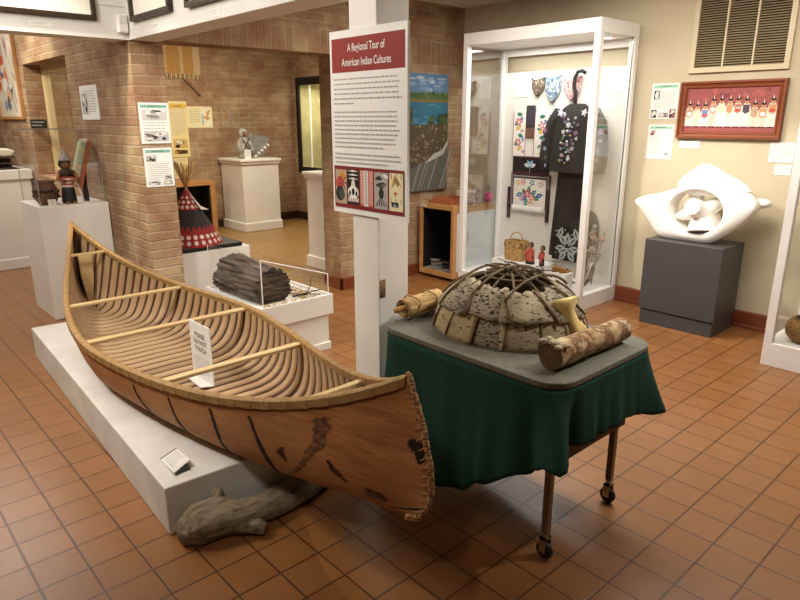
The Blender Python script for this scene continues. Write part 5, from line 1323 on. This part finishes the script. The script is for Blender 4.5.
# ------------------------------------------------------------------ left side: pedestal with clear case
T = thing('pedestal', 'tall white pedestal with clear cover behind the canoe stern', 'pedestal', (-5.66, 1.47, 0))
obj('body', MB().box(-5.94,-5.38,1.222,1.732,0,.892), M['white'], T, bevel=.004)
V_ = thing('clear_cover', 'clear cover over the clay pot and doll on the tall white pedestal', 'case cover', (-5.66,1.48,.893))
for (x0,x1,y0,y1) in ((-5.92,-5.40,1.245,1.25),(-5.92,-5.40,1.71,1.715),(-5.92,-5.915,1.25,1.71),(-5.405,-5.40,1.25,1.71)): obj('pane', MB().box(x0,x1,y0,y1,.893,1.455), M['acrylic'], V_)
obj('lid', MB().box(-5.92,-5.40,1.245,1.715,1.455,1.46), M['acrylic'], V_)
M['dulledge'] = mat_plain('dull_edge', '#8d8a80', '#9a968c', .3, 6)
for (x,y) in ((-5.92,1.245),(-5.40,1.245),(-5.40,1.715),(-5.92,1.715)): obj('edge_strip', MB().box(x-.002,x+.002,y-.002,y+.002,.893,1.46), M['dulledge'], V_)
m = MB().tube([(-5.40,1.245,1.46),(-5.40,1.715,1.46),(-5.92,1.715,1.46),(-5.92,1.245,1.46),(-5.40,1.245,1.46)], .0022, 4, caps=False); obj('top_edge_strip', m, M['dulledge'], V_)
P_ = thing('pot', 'brown carved clay pot under the clear cover on the tall white pedestal', 'pot', (-5.53, 1.325, .893))
pr = [(0,0),(.055,0),(.075,.03),(.088,.075),(.085,.12),(.07,.15),(.064,.165),(.078,.182),(.073,.185),(.056,.165),(.072,.12),(.072,.06),(0,.01)]
m = MB(); m.lathe(pr, (-5.53,1.325,.893), 30); obj('body', m, mat_plain('brown_clay', '#5a3c28', '#6e4c33', .8, 10, bmp=.2), P_, True)
m = MB().color('#2a1a12'); R = random.Random(6)
for k in range(22):
    a = 2*PI*k/22; z = .893+R.uniform(.06,.12); m.blob((-5.53+.085*math.cos(a), 1.325+.085*math.sin(a), z), (.014,.014,.012), 6, 5)
obj('carved_pattern', m, M['printed'], P_)
for k, y in enumerate((1.315, 1.345)): 
    o = obj('caption_card', MB().obox((-5.415, y, .917), (.004,0,.0), (0,.013,0), (-.006,0,.024)), M['paper']); tag(o, ('tiny white card leaning against the clay pot, %s of two' % ('left', 'right')[k]), 'sign')
D = thing('doll', 'dark standing doll with red and white striped skirt and pointed cap beside the clay pot', 'doll', (-5.52, 1.485, .893))
obj('skirt', MB().lathe([(.062,0),(.066,.02),(.058,.11),(.052,.15)], (-5.52,1.485,.893), 20), M['hair'], D, True)
m = MB(); zz = [.15,.17,.185,.20,.215,.235,.25]
for q in range(6): m.color(['#d8d0c4','#a83a34'][q % 2]); m.grid(2, 20, lambda i, j: (-5.52+(.054+.002*q)*math.cos(2*PI*j/20), 1.485+(.054+.002*q)*math.sin(2*PI*j/20), .893+zz[q+i]), cv=True)
obj('striped_band', m, M['printed'], D, True)
obj('torso', MB().lathe([(.052,.25),(.066,.27),(.07,.295),(.035,.32)], (-5.52,1.485,.893), 18), M['darkhide'], D, True)
obj('head', MB().blob((-5.52,1.485,1.25), (.047,.047,.05), 14, 10), M['skin_doll'], D, True)
obj('hair', MB().blob((-5.528,1.485,1.255), (.052,.054,.052), 14, 10), M['hair'], D, True)
obj('cap', MB().lathe([(.05,0),(.05,.02),(.03,.06),(.012,.08),(.008,.11)], (-5.52,1.485,1.285), 16), M['fur'], D, True)
for s in (-1, 1): obj('arm', MB().tube([(-5.52,1.485+s*.062,1.185),(-5.48,1.485+s*.085,1.12),(-5.455,1.485+s*.03,1.10)], .018, 8), M['redwood'], D, True)
for s in (-1, 1): obj('foot', MB().blob((-5.45,1.485+s*.03,.902), (.03,.02,.01), 8, 6), M['tanhide'], D, True)
for q in D.children:
    q.data.transform(__import__('mathutils').Matrix.Scale(.84, 4))
C_ = thing('cradleboard', 'beaded cradleboard leaning on a dark stand inside the tall pedestal cover', 'cradleboard', (-5.50, 1.60, .893))
A0, A1 = Vector((-5.56,1.575,1.00)), Vector((-5.60,1.70,1.36)); d = (A1-A0).normalized(); sd = Vector((.55,-.82,.2)).normalized()*1
m = MB().obox((A0+A1)/2, (A1-A0)/2, d.cross(Vector((1,0,0))).normalized()*.018, Vector((.045,0,0))); obj('board', m, M['redwood'], C_, bevel=.004)
M['beads'] = mat_plain('bead_panel', '#8fae98', '#cdb88c', .8, 28, lo=.42, hi=.58)
m = MB().obox((A0+A1)/2+Vector((.012,-.035,.03)), (A1-A0)*.42, d.cross(Vector((1,0,0))).normalized()*.026, Vector((.035,0,0))); obj('beaded_cover', m, M['beads'], C_, bevel=.012)
obj('stand', MB().tube([(-5.56,1.625,.893),(-5.59,1.63,1.05),(-5.60,1.64,1.16)], .022, 8), M['hair'], C_, True)
obj('white_leg', MB().tube([(-5.50,1.585,.893),(-5.53,1.56,1.06)], .006, 6), M['paper'], C_, True)
o = sheet('caption_card', 'small white card at the top of the beaded cradleboard', 'sign', (-5.57, 1.635, 1.385), EV, NU, .055, .04, [], None, '#f2f0ea', .003, (.2,.8), 3, None, 33)
# low white cabinet farther left
T = thing('cabinet', 'white cabinet with thick top at the left picture edge', 'cabinet', (-7.9, 1.2, 0))
obj('body', MB().box(-8.25,-7.62,.6,1.70,.10,.93), M['white'], T, bevel=.004); obj('top', MB().box(-8.28,-7.60,.58,1.72,.93,1.03), M['white'], T, bevel=.006); obj('skirting', MB().box(-8.26,-7.605,.59,1.71,0,.11), M['white'], T, bevel=.006)
o = obj('bark_tray', MB().prism([(-.16,.0),(-.2,.05),(-.17,.075),(.13,.075),(.19,.05),(.15,.0)], (-7.78,1.42,1.165), (0,1,0), (0,0,1), (1,0,0), .26), M['cream'], bevel=.015); tag(o, 'pale shallow bowl on the dark stand on the left white cabinet', 'bowl')
o = obj('display_stand', MB().box(-7.92,-7.66,1.2,1.60,1.031,1.05).box(-7.92,-7.66,1.2,1.60,1.145,1.164).box(-7.92,-7.89,1.2,1.60,1.05,1.145).box(-7.72,-7.66,1.30,1.58,1.088,1.10), M['darkhide']); tag(o, 'dark open stand on the left white cabinet', 'stand')
o = obj('horn', MB().tube([(-7.80,1.34,1.245),(-7.80,1.37,1.33),(-7.80,1.43,1.29),(-7.80,1.50,1.25)], [.02,.026,.022,.012], 10), M['redwood'], None, True); tag(o, 'curved dark red horn on the pale bowl at the left edge', 'horn')
# painting, sheets and sign on the brick wall
T = thing('painting', 'colourful tall painting at the left picture edge above the white cabinet', 'painting', (-8.2, 1.72, 1.56))
p = Pic((-8.55, 1.722, 2.42), EU, NV, .94, .86, .02, '#d8cbb4'); R = random.Random(19)
for k in range(34): p.ell(R.uniform(.1,.84), R.uniform(.1,.76), R.uniform(.03,.10), R.uniform(.02,.07), R.choice(['#c9583a','#e0d6c8','#8d9a98','#d8a070','#5c6a78','#e8e0d4','#b8a890','#d87848']), 9, R.uniform(0,3))
for k in range(12): x = R.uniform(.4,.8); y = R.uniform(.05,.6); p.poly([(x,y),(x+.012,y),(x+.09,y+.22),(x+.07,y+.22)], R.choice(['#4a5058','#e6dccc','#a8b0b0']))
p.build('canvas', T)
m = MB()
for (x0,x1,z0,z1) in ((-8.58,-8.55,1.53,2.45),(-7.61,-7.58,1.53,2.45),(-8.55,-7.61,2.42,2.45),(-8.55,-7.61,1.53,1.56)): m.box(x0,x1,1.705,1.739,z0,z1)
obj('frame', m, M['maple'], T, bevel=.004)
sheet('information_sheet', 'white sheet with one photo on the brick wall left of the pier corner', 'sign', (-5.75, 1.735, 1.79), EU, NV, .41, .26, [(.06,.22,.34,.62,BW)], None, '#ecebe6', .005, (.15,.9), 10, None, 34)
p = Pic((-7.41, 1.73, 1.53), EU, NV, .56, .085, .008, '#15120f'); p.lines(.05, .02, .46, 2, .03, .010, '#8d887c', random.Random(2), .8); tag(p.build('sign'), 'small black sign on the brick wall below the wall opening', 'sign')
# framed pictures, caption plates and sensor on the white bulkhead
M['dkframe'] = wood_mat('dark_gilt_frame', '#3a2816', '#26190e', .4, 0)
def hung(label, o, ex, n, w, h, fw, dpt):
    T = thing('framed_picture', label, 'picture', Vector(o)+Vector(ex)*w/2-Vector((0,0,h))); o = Vector(o); ex = Vector(ex); n = Vector(n); m = MB(); ez = Vector((0,0,-1))
    for (x, y, a, b) in ((w/2,fw/2,w/2,fw/2),(w/2,h-fw/2,w/2,fw/2),(fw/2,h/2,fw/2,h/2-fw),(w-fw/2,h/2,fw/2,h/2-fw)): m.obox(o+ex*x+ez*y+n*(dpt/2), ex*a, ez*b, n*(dpt/2))
    obj('frame', m, M['dkframe'], T, bevel=.004)
    p = Pic(o+ex*fw+ez*fw+n*.012, ex, n, w-2*fw, h-2*fw, .01, '#f2eee2'); p.rect(.1, .08, w-2*fw-.2, h-2*fw-.2, '#e6e0d0'); R = random.Random(int(w*1000))
    for k in range(14): p.ell(.1+R.uniform(.06,w-2*fw-.26), .08+R.uniform(.05,h-2*fw-.25), R.uniform(.01,.05), R.uniform(.01,.04), R.choice(['#b0a88f','#8d8468','#dcd6c6']), 8, R.uniform(0,3))
    p.build('print', T)
hung('dark framed picture on the left white bulkhead', (-4.599, .62, 2.62), (0,1,0), (1,0,0), .925, .475, .03, .03)
hung('dark framed picture on the white beam, left of two', (-4.455, 1.739, 2.60), (1,0,0), (0,-1,0), .60, .46, .03, .035)
hung('dark framed picture on the white beam, right of two', (-3.645, 1.739, 2.60), (1,0,0), (0,-1,0), .62, .47, .03, .035)
for (o, ex, n, w, h, lab) in (((-4.598,1.15,2.115),EV,NU,.13,.03,'small white caption strip below the picture on the left bulkhead'),((-4.18,1.738,2.105),EU,NV,.10,.042,'small white caption plate on the white beam below the left picture'),((-3.41,1.738,2.10),EU,NV,.115,.042,'small white caption plate on the white beam below the right picture')):
    p = Pic(o, ex, n, w, h, .006, '#e9e6de'); p.lines(w*.1, h*.25, w*.8, 2, h*.3, h*.1, '#b0aba0', random.Random(1), .7); tag(p.build('caption_plate'), lab, 'sign')
T = thing('motion_sensor', 'white motion sensor box on the left bulkhead near the inner corner', 'sensor', (-4.59, 1.70, 2.08))
obj('housing', MB().box(-4.599,-4.55,1.668,1.732,2.082,2.198), M['white_metal'], T, bevel=.01); obj('lens', MB().box(-4.553,-4.545,1.675,1.725,2.14,2.19), M['paper'], T, bevel=.006)

# ------------------------------------------------------------------ camera and light
cam = bpy.data.cameras.new('camera'); co = bpy.data.objects.new('camera', cam); COL.objects.link(co)
cam.sensor_width = 36; cam.lens = 634.2/800*36; cam.clip_start = .05
co.location = (0, 0, 1.537); co.rotation_euler = (PI/2-.2784, 0, .8298); scene.camera = co

def area(name, loc, target, e, size, col=(1, .9, .76), sy=None, spread=None):
    l = bpy.data.lights.new(name, 'AREA'); l.energy = e; l.color = col; l.size = size
    if sy: l.shape = 'RECTANGLE'; l.size_y = sy
    if spread: l.spread = math.radians(spread)
    o = bpy.data.objects.new(name, l); COL.objects.link(o); o.location = loc
    d = Vector(target)-Vector(loc); o.rotation_euler = d.to_track_quat('-Z', 'Y').to_euler(); return o
def spot(name, loc, target, e, ang=50, blend=.5, r=.04, col=(1, .9, .76)):
    l = bpy.data.lights.new(name, 'SPOT'); l.energy = e; l.color = col; l.spot_size = math.radians(ang); l.spot_blend = blend; l.shadow_soft_size = r
    o = bpy.data.objects.new(name, l); COL.objects.link(o); o.location = loc
    d = Vector(target)-Vector(loc); o.rotation_euler = d.to_track_quat('-Z', 'Y').to_euler(); return o
NEU = (1, .95, .87); YEL_ = (1, .91, .74)
area('ceiling_light_gallery', (-3.4, .3, 2.85), (-3.4, .3, 0), 24, 2.0, NEU, 1.2)
area('ceiling_light_case_side', (-1.9, 3.5, 2.55), (-1.9, 3.5, 0), 84, 3.4, NEU, .7)
area('ceiling_light_left_aisle', (-7.0, .3, 2.8), (-7.0, .3, 0), 55, 2.0, NEU)
area('ceiling_light_back_room', (-7.0, 3.7, 2.55), (-7.4, 3.8, 0), 75, 1.4, YEL_)
spot('track_light_sculpture', (-3.0, 3.0, 2.5), (-1.98, 4.76, .95), 145, 36, .35, .04, NEU)
spot('track_light_wall', (-1.6, 3.3, 2.5), (-1.9, 5.0, 1.9), 38, 80, .7, .05, NEU)
spot('track_light_pier', (-4.35, .35, 2.75), (-5.0, 1.74, 1.3), 110, 48, .45, .04, YEL_)
spot('pier_front_fill', (-3.0, .9, 2.75), (-4.6, 1.86, 1.15), 80, 34, .5, .04, NEU)  # added fill spot, brightens the sheets on the pier's front face
spot('track_light_canoe', (-2.8, -.5, 2.8), (-3.3, 1.1, .3), 120, 62, .8, .06, NEU)
spot('track_light_bow', (-.6, -.3, 2.8), (-1.5, 1.1, .5), 30, 26, .8, .06, NEU)
spot('platform_front_fill', (.2, .1, 2.8), (-2.12, .98, .12), 40, 20, .8, .06, NEU)  # extra spot put in to lift the platform's dark front face
spot('track_light_table', (-.3, 2.6, 2.5), (-1.5, 2.0, .8), 65, 42, .6, .05, NEU)
spot('track_light_poster', (-2.0, -.2, 2.8), (-2.1, 1.72, 1.5), 40, 36, .6, .05, NEU)
spot('track_light_left_wall', (-6.6, .5, 2.8), (-6.9, 1.74, 1.6), 80, 60, .6, .05, YEL_)
area('bulkhead_fill', (-2.9, -.2, 2.75), (-4.5, 1.7, 2.3), 32, .8, NEU)  # added soft fill that brightens the white bulkheads and their pictures
area('case_lamp', (-3.35, 4.70, 2.14), (-3.35, 4.72, 0), 11, 1.15, (1,.98,.95), .3)
area('showcase_lamp', (-7.75, 5.95, 2.0), (-7.75, 5.95, 0), 15, 1.0, YEL_, .3)
w = bpy.data.worlds.new('world'); scene.world = w; w.use_nodes = True
w.node_tree.nodes['Background'].inputs[0].default_value = (1, .93, .85, 1); w.node_tree.nodes['Background'].inputs[1].default_value = .25
vs = scene.view_settings; scene.display_settings.display_device = 'sRGB'
vs.view_transform = 'Standard'; vs.look = 'None'; vs.gamma = 1; vs.exposure = .42; vs.use_curve_mapping = False
scene.cycles.use_denoising = True; scene.cycles.max_bounces = 8; scene.cycles.transparent_max_bounces = 24

# repeats of one kind share a group phrase
for o in list(scene.objects):
    if o.parent is not None or 'label' not in o: continue
    n = o.name.split('.')[0]; l = o['label']
    if n == 'beaded_cap': o['group'] = 'beaded caps in the tall glass case'
    elif n == 'moccasin': o['group'] = 'moccasins in the maple shelf box' if 'shelf box' in l else 'moccasins in the tall glass case'
    elif n == 'framed_picture': o['group'] = 'dark framed pictures on the white bulkheads'
    elif n == 'caption_plate' and 'platform' not in l: o['group'] = 'caption plates on the white bulkheads'
    elif n == 'information_sheet' and 'pier, ' in l: o['group'] = 'white information sheets on the brick pier'
    elif n == 'information_sheet' and 'framed painting' in l: o['group'] = 'information sheets beside the framed painting'
    elif n == 'information_sheet' and 'tall glass case' in l: o['group'] = 'text sheets in the tall glass case'
    elif n == 'information_sheet' and 'yellow' in l: o['group'] = 'yellow information sheets on the far wall'
    elif n == 'caption_card' and 'clay pot' in l: o['group'] = 'tiny cards by the clay pot'
    elif n == 'stone_carving': o['group'] = 'stone carvings in the wall showcase'
    elif n == 'doll' and 'tall glass case' in l or n == 'doll' and 'red dressed' in l: o['group'] = 'dolls in the tall glass case'
import numpy as np
f=634.2;T=.2784;H=1.537
c,s=np.cos(T),np.sin(T)
def ray(px,py):
    x=(px-400)/f; y=(300-py)/f
    return np.array([x, c+y*s, -s+y*c])
def fl(px,py,z=0):
    d=ray(px,py); t=(z-H)/d[2]; return np.round(np.array([0,0,H])+t*d,3)
def dep(px,py,Y):
    d=ray(px,py); t=Y/d[1]; return np.round(np.array([0,0,H])+t*d,3)
def hgt(px,py,x,y):
    # height of pixel above floor pt with horizontal distance matching along ray (use Y)
    return dep(px,py,y)
def pr(x,y,z):
    z-=H; Z=y*c-z*s; u=z*c+y*s; return (round(400+f*x/Z,1),round(300-f*u/Z,1))
YAW=-.8298
sy,cy=np.sin(YAW),np.cos(YAW)
# camera xy -> room uv : uv = x*right + y*fwd
def uv(x,y): return (x*cy+y*sy, -x*sy+y*cy)
def rayuv(px,py):
    d=ray(px,py); a=uv(d[0],d[1]); return np.array([a[0],a[1],d[2]])
def F(px,py,z=0):
    d=rayuv(px,py); t=(z-H)/d[2]; return np.round(np.array([0,0,H])+t*d,3)
def U(px,py,u):
    d=rayuv(px,py); t=u/d[0]; return np.round(np.array([0,0,H])+t*d,3)
def V(px,py,v):
    d=rayuv(px,py); t=v/d[1]; return np.round(np.array([0,0,H])+t*d,3)
def Q(u,v,z):
    x=u*cy-v*sy; y=u*sy+v*cy
    return pr(x,y,z)
